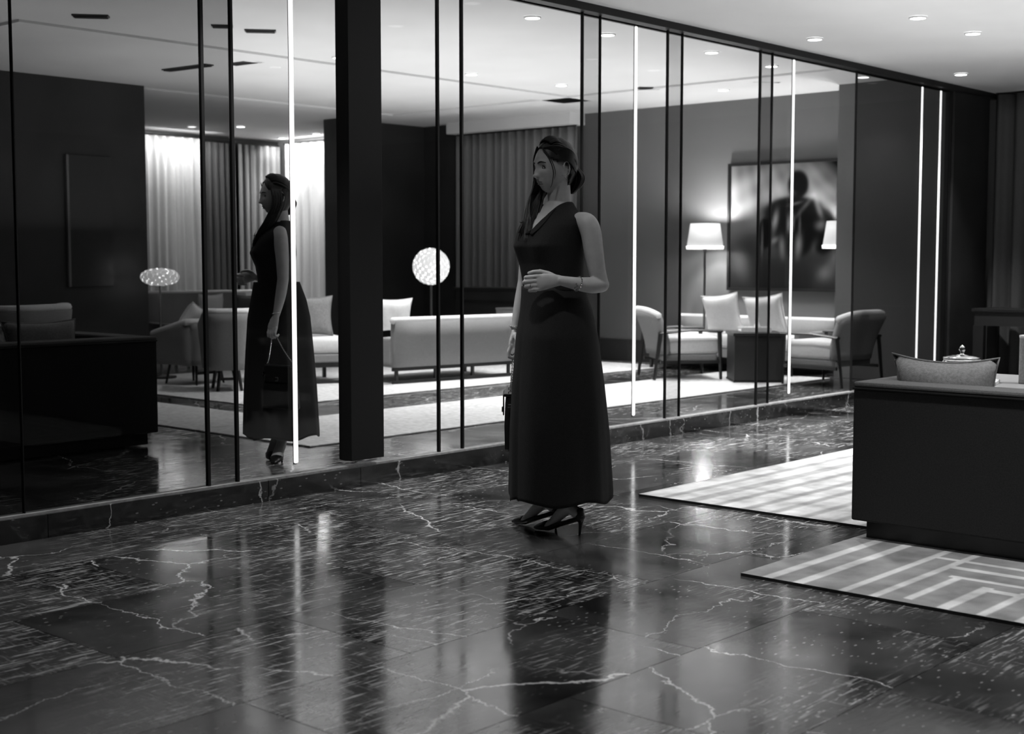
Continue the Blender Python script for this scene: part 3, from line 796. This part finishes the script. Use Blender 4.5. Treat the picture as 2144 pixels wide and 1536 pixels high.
def head_surf(dx, dy, dz):
    """direction on the unit sphere (her left, forward, up) -> point of the head"""
    x, y, z = dx*.074, dy*.096, dz*.119
    low = max(0, -dz)
    if dy > 0:
        x *= 1-.30*low**1.4; y *= 1-.02*low
        y *= (1-.10*max(0, dz)**2)
    else:
        y *= 1-.42*low**1.1; x *= 1-.30*low**1.4
        y *= 1.02
    if dy > 0:
        # squarer, flatter face plane
        k = dy
        y = min(y, .089 + .2*(y-.089))
        if z < -.05: y += .006*gs(z+.085, .035)*gs(x, .04)
    if dy > .1:
        f = min(1, (dy-.1)/.25)
        a = abs(x)
        y += f*(-.0125*gs(a-.030, .015)*gs(z+.004, .013))            # eye sockets
        y += f*.004*gs(a-.028, .022)*gs(z-.020, .008)                 # brows
        nz = min(1, max(0, (.012 - z)/.052)) if z > -.046 else max(0, 1-(-.046-z)/.008)
        y += f*(.006*gs(z-.006, .012)*gs(x, .009) + .0205*nz**1.25*gs(x, .0080 + .004*nz))
        y += f*.008*gs(a-.011, .006)*gs(z+.041, .006)                 # nostrils
        y += f*.004*gs(a-.040, .016)*gs(z+.026, .016)                 # cheekbones
        y += f*(.0048*gs(z+.0660, .0045)*gs(x, .017) + .0055*gs(z+.0758, .0050)*gs(x, .015) - .003*gs(z+.0710, .002)*gs(x, .02))
        y += f*(-.004*gs(z+.087, .006)*gs(x, .02) + .008*gs(z+.105, .014)*gs(x, .022))
    return x, y, z
def head_bm(bm, scale=1, off=0, n1=120, n2=96):
    vs = []
    for j in range(n2+1):
        t = PI*j/n2
        row = []
        for i in range(n1):
            p = 2*PI*i/n1
            d = (math.sin(t)*math.sin(p), math.sin(t)*math.cos(p), math.cos(t))
            x, y, z = head_surf(*d)
            row.append(bm.verts.new(head_pt(x+d[0]*off, y+d[1]*off, z+d[2]*off)))
            if j in (0, n2): break
        vs.append(row)
    for j in range(n2):
        a, b_ = vs[j], vs[j+1]
        for i in range(n1):
            q = [a[i % len(a)], a[(i+1) % len(a)], b_[(i+1) % len(b_)], b_[i % len(b_)]]
            q2 = []
            for v in q:
                if v not in q2: q2.append(v)
            if len(q2) > 2: bm.faces.new(q2[::-1])
TORSO = [  # z, half width, half depth, centre x, centre y
    (.70, .15, .11, -.005, 0), (.80, .172, .125, -.005, 0), (.90, .172, .120, -.008, 0), (.98, .155, .112, -.012, 0), (1.06, .135, .103, -.016, 0), (1.12, .134, .103, -.020, 0),
    (1.20, .146, .108, -.025, 0), (1.28, .156, .120, -.030, -.002), (1.34, .162, .112, -.027, 0), (1.37, .163, .100, -.022, .002), (1.395, .155, .086, -.014, .006), (1.415, .130, .074, -.008, .009), (1.435, .100, .064, -.003, .013), (1.455, .074, .056, .002, .016), (1.475, .055, .052, .004, .018)]
def torso_bm(bm, off=0):
    rings = []; n = 40
    for z, a, d, cx, cy in TORSO:
        ring = []
        for k in range(n):
            t = 2*PI*k/n; s, c = math.sin(t), math.cos(t)
            e = 2.3
            rr_ = (abs(s)**e + abs(c)**e)**(-1/e)
            s *= rr_; c *= rr_
            dd = d+off; 
            bust = 0
            if c > 0: bust = .028*gs(z-1.265, .055)*(gs(s-.45, .33)+gs(s+.45, .33))
            ring.append(bm.verts.new(Vector((cx, cy, z)) + LF*s*(a+off) + F*(c*dd + bust)))
        rings.append(ring)
    for i in range(len(rings)-1):
        for k in range(n): bm.faces.new((rings[i][k], rings[i][(k+1) % n], rings[i+1][(k+1) % n], rings[i+1][k]))
    bm.faces.new(rings[0][::-1]); bm.faces.new(rings[-1])

bm = bmesh.new()
torso_bm(bm)
capsule(bm, [(.012, .020, 1.42), (.012, .014, 1.47), (.008, .008, 1.52), (.004, .004, 1.57)], [(.062, .058), (.052, .052), (.049, .052), (.050, .054)], 24)
head_bm(bm)
# ears
for s in (-1, 1):
    c = head_pt(s*.071, -.012, -.014)
    pts = []
    for k in range(13):
        a = math.radians(-70 + k*250/12)
        pts.append(c + HU*(.030*math.sin(a)+.002) + HF*(-.016*math.cos(a)) + HL*s*(.012-.006*math.sin(a)*0))
    capsule(bm, pts, [.0036]*13, 8)
    capsule(bm, [c + HU*.018 + HF*.002, c - HU*.004 - HF*.002, c - HU*.026 + HF*.008], [(.015, .0055), (.0165, .006), (.009, .006)], 14, axis=HF)
# near (left) arm, elbow bent, forearm across the waist
capsule(bm, [(.100, -.098, 1.388), (.126, -.114, 1.376), (.144, -.122, 1.335), (.157, -.124, 1.25), (.172, -.118, 1.17), (.190, -.112, 1.112)],
        [.040, .046, .0455, .0425, .038, .034], 28, (.643, -.766, 0), 5)
capsule(bm, [(.192, -.112, 1.110), (.150, -.140, 1.108), (.095, -.172, 1.113), (.045, -.195, 1.122), (.006, -.208, 1.130)],
        [.034, .0355, .030, .0245, .021], 28, (0, 0, 1), 5)
# far (right) arm hanging
capsule(bm, [(-.095, .105, 1.400), (-.112, .125, 1.36), (-.125, .150, 1.25), (-.140, .168, 1.12)], [.042, .045, .040, .034], 24, (.643, -.766, 0), 5)
capsule(bm, [(-.140, .168, 1.12), (-.160, .165, 1.02), (-.185, .152, .905)], [.034, .032, .021], 24, (.643, -.766, 0), 5)
# near hand: back of the hand towards the camera, fingers stacked and folded under
pal = [(.006, -.208, 1.130), (-.025, -.214, 1.129), (-.060, -.222, 1.125), (-.088, -.224, 1.119)]
capsule(bm, pal, [(.023, .016), (.030, .015), (.036, .014), (.036, .012)], 18, axis=(0, 0, 1))
fing = [(1.147, -.143, .0095), (1.128, -.148, .0098), (1.109, -.141, .0095), (1.092, -.126, .0085)]
for i, (z, xk, r_) in enumerate(fing):
    capsule(bm, [(-.080, -.223, z+.001), (-.104, -.228, z), (xk, -.218, z-.004), (xk-.001, -.198, z-.006), (xk+.014, -.186, z-.007), (xk+.030, -.186, z-.007)],
            [r_*1.05, r_, r_*.95, r_*.9, r_*.85, r_*.75], 10)
capsule(bm, [(-.012, -.200, 1.140), (-.045, -.190, 1.158), (-.080, -.192, 1.168), (-.112, -.196, 1.166), (-.128, -.197, 1.161)], [.015, .013, .0105, .009, .0075], 12)
# far hand, fingers curled round the strap
capsule(bm, [(-.185, .152, .905), (-.190, .148, .885), (-.200, .140, .845), (-.204, .136, .825)], [(.020, .015), (.026, .014), (.034, .014), (.034, .012)], 16, axis=(.25, .97, 0))
for i in range(4):
    y = .112 + i*.019; ln = (.9, 1, .95, .8)[i]
    capsule(bm, [(-.204, y, .828), (-.216, y, .828-.035*ln), (-.214, y, .828-.055*ln), (-.196, y, .828-.062*ln), (-.186, y, .828-.050*ln)],
            [.0095, .0092, .0085, .008, .007], 10)
capsule(bm, [(-.186, .118, .875), (-.176, .098, .852), (-.178, .094, .825), (-.184, .098, .805)], [.013, .011, .0095, .0075], 10)
# legs and feet
for s, hip, knee, ank, heel, ball, toe in (
        (1, (.060, -.080, .78), (.060, -.060, .47), (.058, -.092, .125), (.093, -.132, .098), (-.030, -.050, .032), (-.078, -.018, .020)),
        (-1, (-.065, .085, .78), (-.050, .060, .47), (-.042, .052, .125), (-.008, .012, .098), (-.135, .092, .032), (-.178, .122, .020))):
    K, A_ = Vector(knee), Vector(ank); D = (A_-K)
    calf = K + D*.28 + Vector((.012, -.012, 0))
    capsule(bm, [hip, Vector(hip).lerp(K, .5), K, calf, K + D*.65, K+D*.9, ank], [.078, .066, .050, .052, .040, .031, .030], 24, (1, 0, 0), 4)
    capsule(bm, [ank, Vector(ank).lerp(Vector(ball), .45) + Vector((0, 0, .004)), ball, toe], [(.030, .030), (.031, .026), (.037, .017), (.024, .012)], 16, axis=Vector(toe).cross(UP)-Vector(heel).cross(UP))
    capsule(bm, [Vector(ank)+Vector((0, 0, -.01)), heel], [.028, .025], 14)
body_me = remeshed(bm, .0031, 'body', 5)

# dress bodice grown from the torso
bm = bmesh.new(); torso_bm(bm, .009)
bod = remeshed(bm, .006, 'bodice', 4)
bm = bmesh.new(); bm.from_mesh(bod); bpy.data.meshes.remove(bod)
def tors(p):
    q = p - Vector((-.012, .008, p.z)); return q.dot(LF), q.dot(F)
kill = []
for f in bm.faces:
    p = f.calc_center_median(); s, fr = tors(p)
    if p.z < 1.085: kill.append(f)
    elif fr > -.01 and p.z > 1.345 and abs(s) < (p.z-1.345)*.56 + .0: kill.append(f)      # V neck
    elif (p - Vector((.006, .016, p.z))).length < .060 and p.z > 1.44: kill.append(f)
    elif p.z > 1.27 and abs(s) > .172: kill.append(f)               # armholes
bmesh.ops.delete(bm, geom=kill, context='FACES')
for it in range(8):      # even out the cut edges
    bv = {v: [e.other_vert(v) for e in v.link_edges if e.is_boundary] for v in bm.verts if v.is_boundary}
    new = {v: (v.co + sum((n_.co for n_ in ns), Vector()))/(len(ns)+1) for v, ns in bv.items() if ns}
    for v, c in new.items(): v.co = c
bvh = BVHTree.FromBMesh(bm)
# skirt: a flared tube with folds, open at the hem
def half_x(z): return float(np.interp(z, [.13, .18, .45, .66, .88, .99, 1.06, 1.10], [.230, .231, .222, .206, .182, .161, .146, .139]))
def half_y(z): return float(np.interp(z, [.13, .45, .88, .99, 1.06, 1.10], [.225, .212, .190, .168, .146, .132]))
def cen_x(z): return float(np.interp(z, [.13, .66, .99, 1.10], [.016, .004, -.003, -.018]))
nu, nv = 150, 60
sk = []
for j in range(nv):
    v = j/(nv-1)
    row = []
    for i in range(nu):
        t = 2*PI*i/nu; e = 2.15
        c, s = math.cos(t), math.sin(t); q = (abs(c)**e+abs(s)**e)**(-1/e)
        z = 1.10 - v*(1.10-.150)
        fold = v**1.2*(.040*math.sin(5*t+.6) + .028*math.sin(9*t+2.) + .012*math.sin(14*t+1.1))*.75
        z += (-.004 + .012*math.sin(5*t+.6) + (.010 if 3.3 < t < 3.72 else 0))*v**4
        dent = -.030*gs(t-3.72, .07)*min(1, v*1.6)          # deep fold at the left front
        k = (1+fold*1.0) + dent*1.2
        row.append(bm.verts.new((cen_x(z) + half_x(z)*c*q*k, half_y(z)*s*q*k + .0, z)))
    sk.append(row)
for j in range(nv-1):
    for i in range(nu): bm.faces.new((sk[j][i], sk[j+1][i], sk[j+1][(i+1) % nu], sk[j][(i+1) % nu]))
dress_me = bpy.data.meshes.new('dress'); bm.normal_update(); bm.to_mesh(dress_me); bm.free()

def on_bodice(p, off=.004):
    axis = Vector((-.012, .008, p[2])); o_ = Vector(p); d = (axis-o_).normalized()
    hit = bvh.ray_cast(axis - d*.4, d)
    return (hit[0] - d*off) if hit[0] else o_
# lapels along the V, wrapping round the back of the neck
def lapel(s):
    bm = bmesh.new(); rows = []
    for k in range(16):
        u_ = k/15
        z = 1.335 + (1.478-1.335)*u_
        inner = s*max(.0, (z-1.345))*.56
        base = Vector((-.012, .008, z)) + LF*inner + F*(.14*(1-u_**3)+.02)
        wd = .012 + .055*math.sin(PI*min(1, u_*.75+.08)) - (.02*u_)
        if u_ > .86:
            a = (u_-.86)/.14
            p = Vector((.008, .014, z+.004)) + LF*s*.060*(1-.4*a) + F*(.03-.06*a)
            q = p + LF*s*.022 + Vector((0, 0, -.022))
        else:
            p = on_bodice(base, .005); q = on_bodice(base + LF*s*wd + Vector((0, 0, -.008)), .010)
        rows.append((bm.verts.new(p), bm.verts.new((p+q)/2 + (F*.004)), bm.verts.new(q)))
    for a, b_ in zip(rows, rows[1:]):
        for i in range(2): bm.faces.new((a[i], a[i+1], b_[i+1], b_[i]))
    me = bpy.data.meshes.new('lapel'); bm.to_mesh(me); bm.free(); return me
lapel_me = [lapel(-1), lapel(1)]

# hair: cap, low knot, long fall over her right shoulder
bm = bmesh.new(); vs = []; n1, n2 = 72, 48
keep = {}
for j in range(n2+1):
    t = PI*j/n2
    for i in range(n1):
        p = 2*PI*i/n1
        d = (math.sin(t)*math.sin(p), math.sin(t)*math.cos(p), math.cos(t))
        low = max(0, -d[2])
        x, y, z = d[0]*.074, d[1]*(.094 if d[1] > 0 else .100), d[2]*.119
        x *= 1-.18*low; y *= 1-(.30*low if d[1] < 0 else 0)
        vol = .010 + .004*max(0, d[2]) + .006*max(0, -d[1]) + .0012*math.sin(40*p)*abs(math.sin(t))
        if d[1] > .3: vol = .006
        part = -.004*gs(x-.010, .005)*(d[2] > .5)
        # hairline: face opening
        front = y > .004
        opening = front and z < .074 - 1.1*max(0, abs(x)-.015) - 0*x and y > .030*(1 if x > 0 else .6)
        if x > 0 and z < .012 and y > -.004: opening = True           # clear of her left ear
        if x > 0 and z < -.006 and y > -.030: opening = True
        if x < 0 and z < .02 and y > .030: opening = True
        keep[i, j] = not opening
        vs.append(bm.verts.new(head_pt(x+d[0]*(vol+part), y+d[1]*(vol+part), z+d[2]*(vol+part))))
for j in range(n2):
    for i in range(n1):
        a = (i, j), ((i+1) % n1, j), ((i+1) % n1, j+1), (i, j+1)
        if all(keep[q] for q in a) and j > 0 and j < n2-10:
            bm.faces.new([vs[q[1]*n1+q[0]] for q in a][::-1])
top = [vs[n1+i] for i in range(n1)]; bm.faces.new(top)
bmesh.ops.delete(bm, geom=[v for v in bm.verts if not v.link_faces], context='VERTS')
bmesh.ops.solidify(bm, geom=bm.faces[:], thickness=.006)
rs = random.Random(3)
def strand(bm, pts, r, n=5):
    P = [Vector(p) for p in pts]; Q = []
    for k in range(len(P)-1):
        a, b_ = P[k], P[k+1]
        pm = P[k-1] if k else a; pn = P[k+2] if k+2 < len(P) else b_
        for q in range(4):
            t = q/4
            Q.append(.5*((2*a) + (b_-pm)*t + (2*pm-5*a+4*b_-pn)*t*t + (3*a-pm-3*b_+pn)*t**3))
    Q.append(P[-1]); m_ = len(Q)
    tube(bm, Q, [r*(.55+.45*math.sin(PI*min(1, .25+.75*k/m_)))*(1-.75*(k/m_)**6) for k in range(m_)], n)
# locks drawn back over the head into the knot
for k in range(70):
    a = rs.uniform(-1.25, 1.35); x0 = math.sin(a)*.074; z0 = .074*math.cos(a) + .035
    p0 = head_pt(x0*.95, .058-.02*abs(a), z0+.006)
    p1 = head_pt(x0*1.14, .01, .128*math.cos(a*.95)+.004 if abs(a) < 1 else .07)
    p2 = head_pt(x0*1.10, -.065, .075*math.cos(a))
    p3 = head_pt(.010+rs.uniform(-.012, .012), -.096, -.035 + rs.uniform(-.02, .02))
    strand(bm, [p0, p1, p2, p3], .0042)
for k in range(90):     # side hair swept back over the temple and behind the ear
    u_ = rs.random()
    p0 = head_pt(.022+.048*u_**.8, .072-.050*u_, .080-.062*u_)
    p1 = head_pt(.068+.020*u_, .036-.036*u_, .086-.062*u_)
    p2 = head_pt(.093-.004*u_, -.032, .066-.058*u_)
    strand(bm, [p0, p1, p2, head_pt(.058, -.078, .02-.05*u_), head_pt(.016+rs.uniform(-.012, .012), -.096, -.035+rs.uniform(-.02, .02))], .0036)
for k in range(40):     # knot hanging at the nape
    a = rs.uniform(0, 2*PI); r_ = rs.uniform(0, .019)
    o_ = HL*math.cos(a)*r_ + HF*math.sin(a)*r_
    strand(bm, [head_pt(.022, -.088, -.005)+o_, head_pt(.030, -.108, -.045)+o_*1.5, head_pt(.028, -.096, -.088)+o_*1.3, head_pt(.018, -.075, -.120)+o_*.5], .0055)
for k in range(150):    # long fall on her right, in front of the shoulder
    u_ = rs.random(); w_ = rs.uniform(-1, 1)
    p0 = head_pt(-.050-.022*u_, .055-.085*u_, .092-.045*u_)
    p1 = head_pt(-.088, .052-.06*u_, .030)
    p2 = head_pt(-.088-.006*w_, .050-.06*u_, -.055)
    p3 = Vector((-.128+.030*u_+.006*w_, .012+.05*u_, 1.470))
    zt = 1.305 + rs.uniform(-.012, .045)*(1 if k % 6 else 2.5)
    p4 = Vector((-.140+.040*u_+.020*w_, -.035+.055*u_, 1.39))
    p5 = Vector((-.150+.050*u_+.034*w_, -.052+.045*u_, zt))
    strand(bm, [p0, p1, p2, p3, p4, p5], .0046)
for k in range(110):    # inner fall close beside the neck
    u_ = rs.random(); w_ = rs.uniform(-1, 1)
    strand(bm, [head_pt(-.066, -.005-.05*u_, .065-.03*u_), head_pt(-.082, .0-.045*u_, .0), head_pt(-.074+.012*u_, .02-.05*u_, -.075),
                Vector((-.085+.02*w_, .03+.03*u_, 1.475)), Vector((-.105+.025*w_, -.02+.05*u_, 1.40)), Vector((-.120+.03*w_, -.045+.03*u_, 1.33+rs.uniform(0, .03)))], .0046)
hair_me = bpy.data.meshes.new('hair'); bm.normal_update(); bm.to_mesh(hair_me); bm.free()
bm = bmesh.new()
for k in range(14):     # paler loose tips
    w_ = rs.uniform(-1, 1); zt = 1.295+rs.uniform(0, .02); z0 = rs.uniform(1.35, 1.42)
    strand(bm, [(-.126+.010*w_, -.062, z0), (-.128+.016*w_, -.075, (z0+zt)/2), (-.130+.020*w_, -.084, zt)], .0012, 4)
tips_me = bpy.data.meshes.new('hair_tips'); bm.to_mesh(tips_me); bm.free()
bm = bmesh.new()        # thin lock beside the cheek
strand(bm, [head_pt(.030, .080, .078), head_pt(.062, .066, .035), head_pt(.070, .050, -.02), head_pt(.062, .050, -.07), head_pt(.052, .055, -.095)], .0022)
strand(bm, [head_pt(.034, .078, .078), head_pt(.066, .058, .03), head_pt(.073, .042, -.02), head_pt(.066, .042, -.06)], .0018)
lock_me = bpy.data.meshes.new('hair_lock'); bm.to_mesh(lock_me); bm.free()

def face_z(x, z):
    """forward position of the face surface at (x, z) by search over directions"""
    best, by = 1e9, 0
    for i in range(41):
        for j in range(61):
            p = -.95 + 1.9*i/40; t = .25 + (PI-.5)*j/60
            q = head_surf(math.sin(t)*math.sin(p), math.sin(t)*math.cos(p), math.cos(t))
            e = (q[0]-x)**2 + (q[2]-z)**2
            if e < best: best, by = e, q[1]
    return by
def mesh_of(bm, name):
    me = bpy.data.meshes.new(name); bm.normal_update(); bm.to_mesh(me); bm.free(); return me
eyes = []
for s in (-1, 1):
    bm = bmesh.new(); y = face_z(s*.030, -.004)
    c = head_pt(s*.030, y-.0068, -.005)
    bmesh.ops.create_uvsphere(bm, u_segments=20, v_segments=14, radius=.0115, matrix=Matrix.Translation(c)); e1 = mesh_of(bm, 'eyeball')
    bm = bmesh.new(); bmesh.ops.create_uvsphere(bm, u_segments=14, v_segments=10, radius=.0052, matrix=Matrix.Translation(c + HF*.0072 - HL*.0012 - HU*.0012)); e2 = mesh_of(bm, 'iris')
    bm = bmesh.new()
    capsule(bm, [head_pt(s*x, y+.0022-.10*abs(x-.030), -.005+z) for x, z in ((.0155, -.0015), (.021, .0040), (.030, .0066), (.039, .0042), (.0460, -.0010))], [.0016, .0026, .0030, .0030, .0018], 6, sub=3)
    capsule(bm, [head_pt(s*x, y+.0016-.10*abs(x-.030), -.005+z) for x, z in ((.018, -.0040), (.030, -.0075), (.043, -.0035))], [.0006, .0010, .0008], 6, sub=3); e3 = mesh_of(bm, 'eyelid')
    bm = bmesh.new()
    capsule(bm, [head_pt(s*x, face_z(s*x, z)+.001, z) for x, z in ((.012, .0145), (.022, .0175), (.034, .0195), (.048, .0155))], [(.0022, .0014), (.0036, .0018), (.0032, .0018), (.0014, .001)], 8, axis=HU, sub=3); e4 = mesh_of(bm, 'eyebrow')
    eyes += [('eyeball', e1, 'eye_white'), ('iris', e2, 'eye_dark'), ('eyelash', e3, 'hair'), ('eyebrow', e4, 'hair')]
bm = bmesh.new()
for zc, r_ in ((-.0662, .0030), (-.0758, .0036)):
    capsule(bm, [head_pt(x, face_z(x, zc)-.0016+.0008*math.cos(x*60), zc+(.0012 if zc > -.07 else -.0005)*math.cos(x*110)) for x in (-.021, -.012, 0, .012, .021)], [(r_*.3, .0012), (r_*.9, .0022), (r_*1.0, .0024), (r_*.9, .0022), (r_*.3, .0012)], 10, axis=HU, sub=3)
lips_me = mesh_of(bm, 'lips')
# jewellery
bm = bmesh.new()
cw = Vector((.085, -.176, 1.114)); ax = Vector((-.86, -.42, .14)).normalized(); u_, v_ = frame_for(ax)
for k in range(18):
    a = 2*PI*k/18; p = cw + (u_*math.cos(a)+v_*math.sin(a))*.0325 + ax*.004*math.sin(a)
    bmesh.ops.create_icosphere(bm, subdivisions=1, radius=.0042 if k % 2 else .003, matrix=Matrix.Translation(p))
for dx, dz in ((0, 0), (.006, -.009), (-.005, -.016), (.003, -.021)):
    bmesh.ops.create_icosphere(bm, subdivisions=1, radius=.0052, matrix=Matrix.Translation(cw + Vector((dx-.008, -.034, dz))))
brace_me = mesh_of(bm, 'bracelet')
bm = bmesh.new()
tube(bm, [Vector((-.186, .150, .915)) + Vector((math.cos(a)*.024, math.sin(a)*.024, .004*math.sin(a))) for a in [2*PI*k/16 for k in range(17)]], .0035, 6, False)
band_me = mesh_of(bm, 'bracelet_band')
bm = bmesh.new()
tube(bm, [Vector((-.122, -.222, 1.1065)) + Vector((0, math.cos(a)*.0105, math.sin(a)*.0105)) for a in [2*PI*k/14 for k in range(15)]], .002, 6, False)
ring_me = mesh_of(bm, 'ring')
bm = bmesh.new()
for k, (dy, dz) in enumerate(((0, -.044), (.002, -.051), (-.001, -.058))):
    bmesh.ops.create_icosphere(bm, subdivisions=1, radius=.0032, matrix=Matrix.Translation(head_pt(.082, -.006+dy, dz)))
ear_me = mesh_of(bm, 'earring')
# shoes
def shoe(heel, ball, toe, ank):
    H_, Bl, T, A_ = map(Vector, (heel, ball, toe, ank)); fw = (T-H_); fw.z = 0; fw.normalize(); side = fw.cross(UP)
    bm = bmesh.new()
    P = [H_ - fw*.018 + Vector((0, 0, -.014)), H_ + Vector((0, 0, -.022)), H_.lerp(Bl, .5)+Vector((0, 0, -.018)), Bl+Vector((0, 0, -.010)), T+Vector((0, 0, -.004)), T+fw*.018+Vector((0, 0, -.008))]
    capsule(bm, P, [(.020, .012), (.027, .012), (.027, .011), (.040, .016), (.028, .013), (.012, .008)], 18, axis=side)
    # counter round the heel, toe cap
    capsule(bm, [H_ - fw*.010+Vector((0, 0, .012)), H_ - fw*.008 + Vector((0, 0, -.016))], [(.022, .016), (.026, .022)], 14, axis=side)
    capsule(bm, [Bl.lerp(T, .25)+Vector((0, 0, .006)), T+Vector((0, 0, 0)), T+fw*.022+Vector((0, 0, -.006))], [(.038, .015), (.028, .012), (.010, .006)], 16, axis=side)
    tube(bm, [A_ + Vector((math.cos(a)*.036, math.sin(a)*.036, -.002)) + fw*.0 for a in [2*PI*k/16 for k in range(17)]], .0045, 6, False)
    up = mesh_of(bm, 'shoe_upper')
    bm = bmesh.new()
    tube(bm, [H_ - fw*.012 + Vector((0, 0, -.028)), H_ - fw*.012 + Vector((.0, 0, -.05)), Vector((H_.x, H_.y, 0)) - fw*.006], [(.014, .015), (.0075, .008), (.0048, .005)], 12)
    return up, mesh_of(bm, 'shoe_heel')
shoes = [shoe((.093, -.132, .098), (-.030, -.050, .032), (-.078, -.018, .020), (.058, -.092, .135)),
         shoe((-.008, .012, .098), (-.135, .092, .032), (-.178, .122, .020), (-.042, .052, .135))]
# handbag: local to the same frame
def bag_parts():
    out = []
    bm = bmesh.new(); z0, z1 = .345, .598; c = Vector((-.208, .205, 0))
    ring = []
    for z, hw, hd in ((z0, .128, .020), (z0+.01, .134, .026), (z0+.12, .122, .028), (z1-.03, .108, .024), (z1, .102, .018)):
        ring.append([bm.verts.new((c.x+a*hd*(1 if abs(b_) < 1 else .8), c.y+b_*hw, z)) for a, b_ in ((-1, -.96), (-.5, -1), (.5, -1), (1, -.96), (1, 0), (1, .96), (.5, 1), (-.5, 1), (-1, .96), (-1, 0))])
    for a, b_ in zip(ring, ring[1:]):
        for k in range(10): bm.faces.new((a[k], a[(k+1) % 10], b_[(k+1) % 10], b_[k]))
    bm.faces.new(ring[0][::-1]); bm.faces.new(ring[-1]); out.append(('pouch', mesh_of(bm, 'pouch'), 'black_leather'))
    bm = bmesh.new()
    f = [(c.x-.022, z1+.006), (c.x+.022, z1+.006)]
    box(bm, c.x-.030, c.x+.030, c.y-.108, c.y+.108, z1-.004, z1+.010, .003); box(bm, c.x-.035, c.x-.029, c.y-.10, c.y+.10, z1-.09, z1+.006, .002)
    out.append(('flap', mesh_of(bm, 'flap'), 'black_leather'))
    bm = bmesh.new(); box(bm, c.x-.041, c.x-.034, c.y-.012, c.y+.012, z1-.085, z1-.06, .003); out.append(('clasp', mesh_of(bm, 'clasp'), 'chrome'))
    bm = bmesh.new(); box(bm, c.x-.012, c.x+.012, c.y-.142, c.y-.134, z1-.050, z1-.034, .002)
    for s in (-1, 1): tube(bm, [c + Vector((math.cos(a)*.009, s*.104, z1+.014+math.sin(a)*.009)) for a in [2*PI*k/10 for k in range(11)]], .0025, 5, False)
    out.append(('strap_rings', mesh_of(bm, 'strap_rings'), 'chrome'))
    for s, mm_ in ((-1, 'a'), (1, 'b')):
        bm = bmesh.new(); a0 = Vector((c.x, c.y+s*.104, z1+.022)); a1 = Vector((-.198, .146+s*.020, .775)); n = 26
        for k in range(n):
            t = k/(n-1); p = a0.lerp(a1, t) + Vector((0, 0, -.012*math.sin(PI*t)))
            d = (a1-a0).normalized(); u_, v_ = frame_for(d); w_ = u_ if k % 2 else v_
            tube(bm, [p + d*.0058*math.cos(a) + w_*.0032*math.sin(a) for a in [2*PI*q/6 for q in range(7)]], .0013, 4, False)
        out.append(('chain', mesh_of(bm, 'chain'), 'chrome'))
    bm = bmesh.new(); tube(bm, [(-.198, .126, .775), (-.203, .133, .783), (-.204, .146, .786), (-.203, .159, .783), (-.198, .166, .775)], .0035, 6); out.append(('grip', mesh_of(bm, 'grip'), 'black_leather'))
    return out
bag_meshes = bag_parts()

def build_person(lab):
    r = thing('person', lab, 'person')
    mobj('body', body_me, 'skin', r, True)
    o = mobj('dress', dress_me, 'dress', r, True)
    if not o.modifiers: md = o.modifiers.new('t', 'SOLIDIFY'); md.thickness = .004; md.offset = 0
    for q in lapel_me:
        l = mobj('lapel', q, 'dress', o, True); md = l.modifiers.new('t', 'SOLIDIFY'); md.thickness = .003
    bm = bmesh.new()
    mobj('hair', hair_me, 'hair', r, True)
    h = [c for c in r.children if c.name.startswith('hair')][0]
    mobj('loose_tips', tips_me, 'hair_light', h, True); mobj('loose_lock', lock_me, 'hair', h, True); bm.free()
    for nm, me, m_ in eyes: mobj(nm, me, m_, r, True)
    mobj('lips', lips_me, 'lips', r, True)
    mobj('bracelet', brace_me, 'chrome', r); mobj('bracelet', band_me, 'chrome', r, True, 'thin band on the lowered wrist')
    mobj('finger_ring', ring_me, 'chrome', r, True); mobj('earring', ear_me, 'chrome', r)
    for up, he in shoes:
        s = mobj('shoe', up, 'black_leather', r, True); mobj('heel', he, 'black_leather', s, True)
    return r
def build_bag(lab):
    r = thing('handbag', lab, 'handbag')
    for nm, me, m_ in bag_meshes: mobj(nm, me, m_, r, nm in ('grip',))
    return r
a0 = VIEW - PI/2
w1 = build_person('woman with pulled back long hair, sleeveless dark dress and pumps, standing on the marble floor')
b1 = build_bag('small black handbag on a chain held low by the standing woman')
for o in (w1, b1): o.location = (4.668, 3.926, 0); o.rotation_euler = (0, 0, a0)
# her reflection, built as a second mirrored figure beyond the glass
w2 = build_person('reflection of the woman in a long dark dress, built as a figure beyond the glass, behind the tall light strip')
b2 = build_bag('reflection of the black handbag, built again at the hand of the figure beyond the glass')
for o in (w2, b2): o.location = (5.22, 6.60, 0); o.rotation_euler = (0, 0, -a0 - math.radians(40)); o.scale = (.985, -.985, .985)
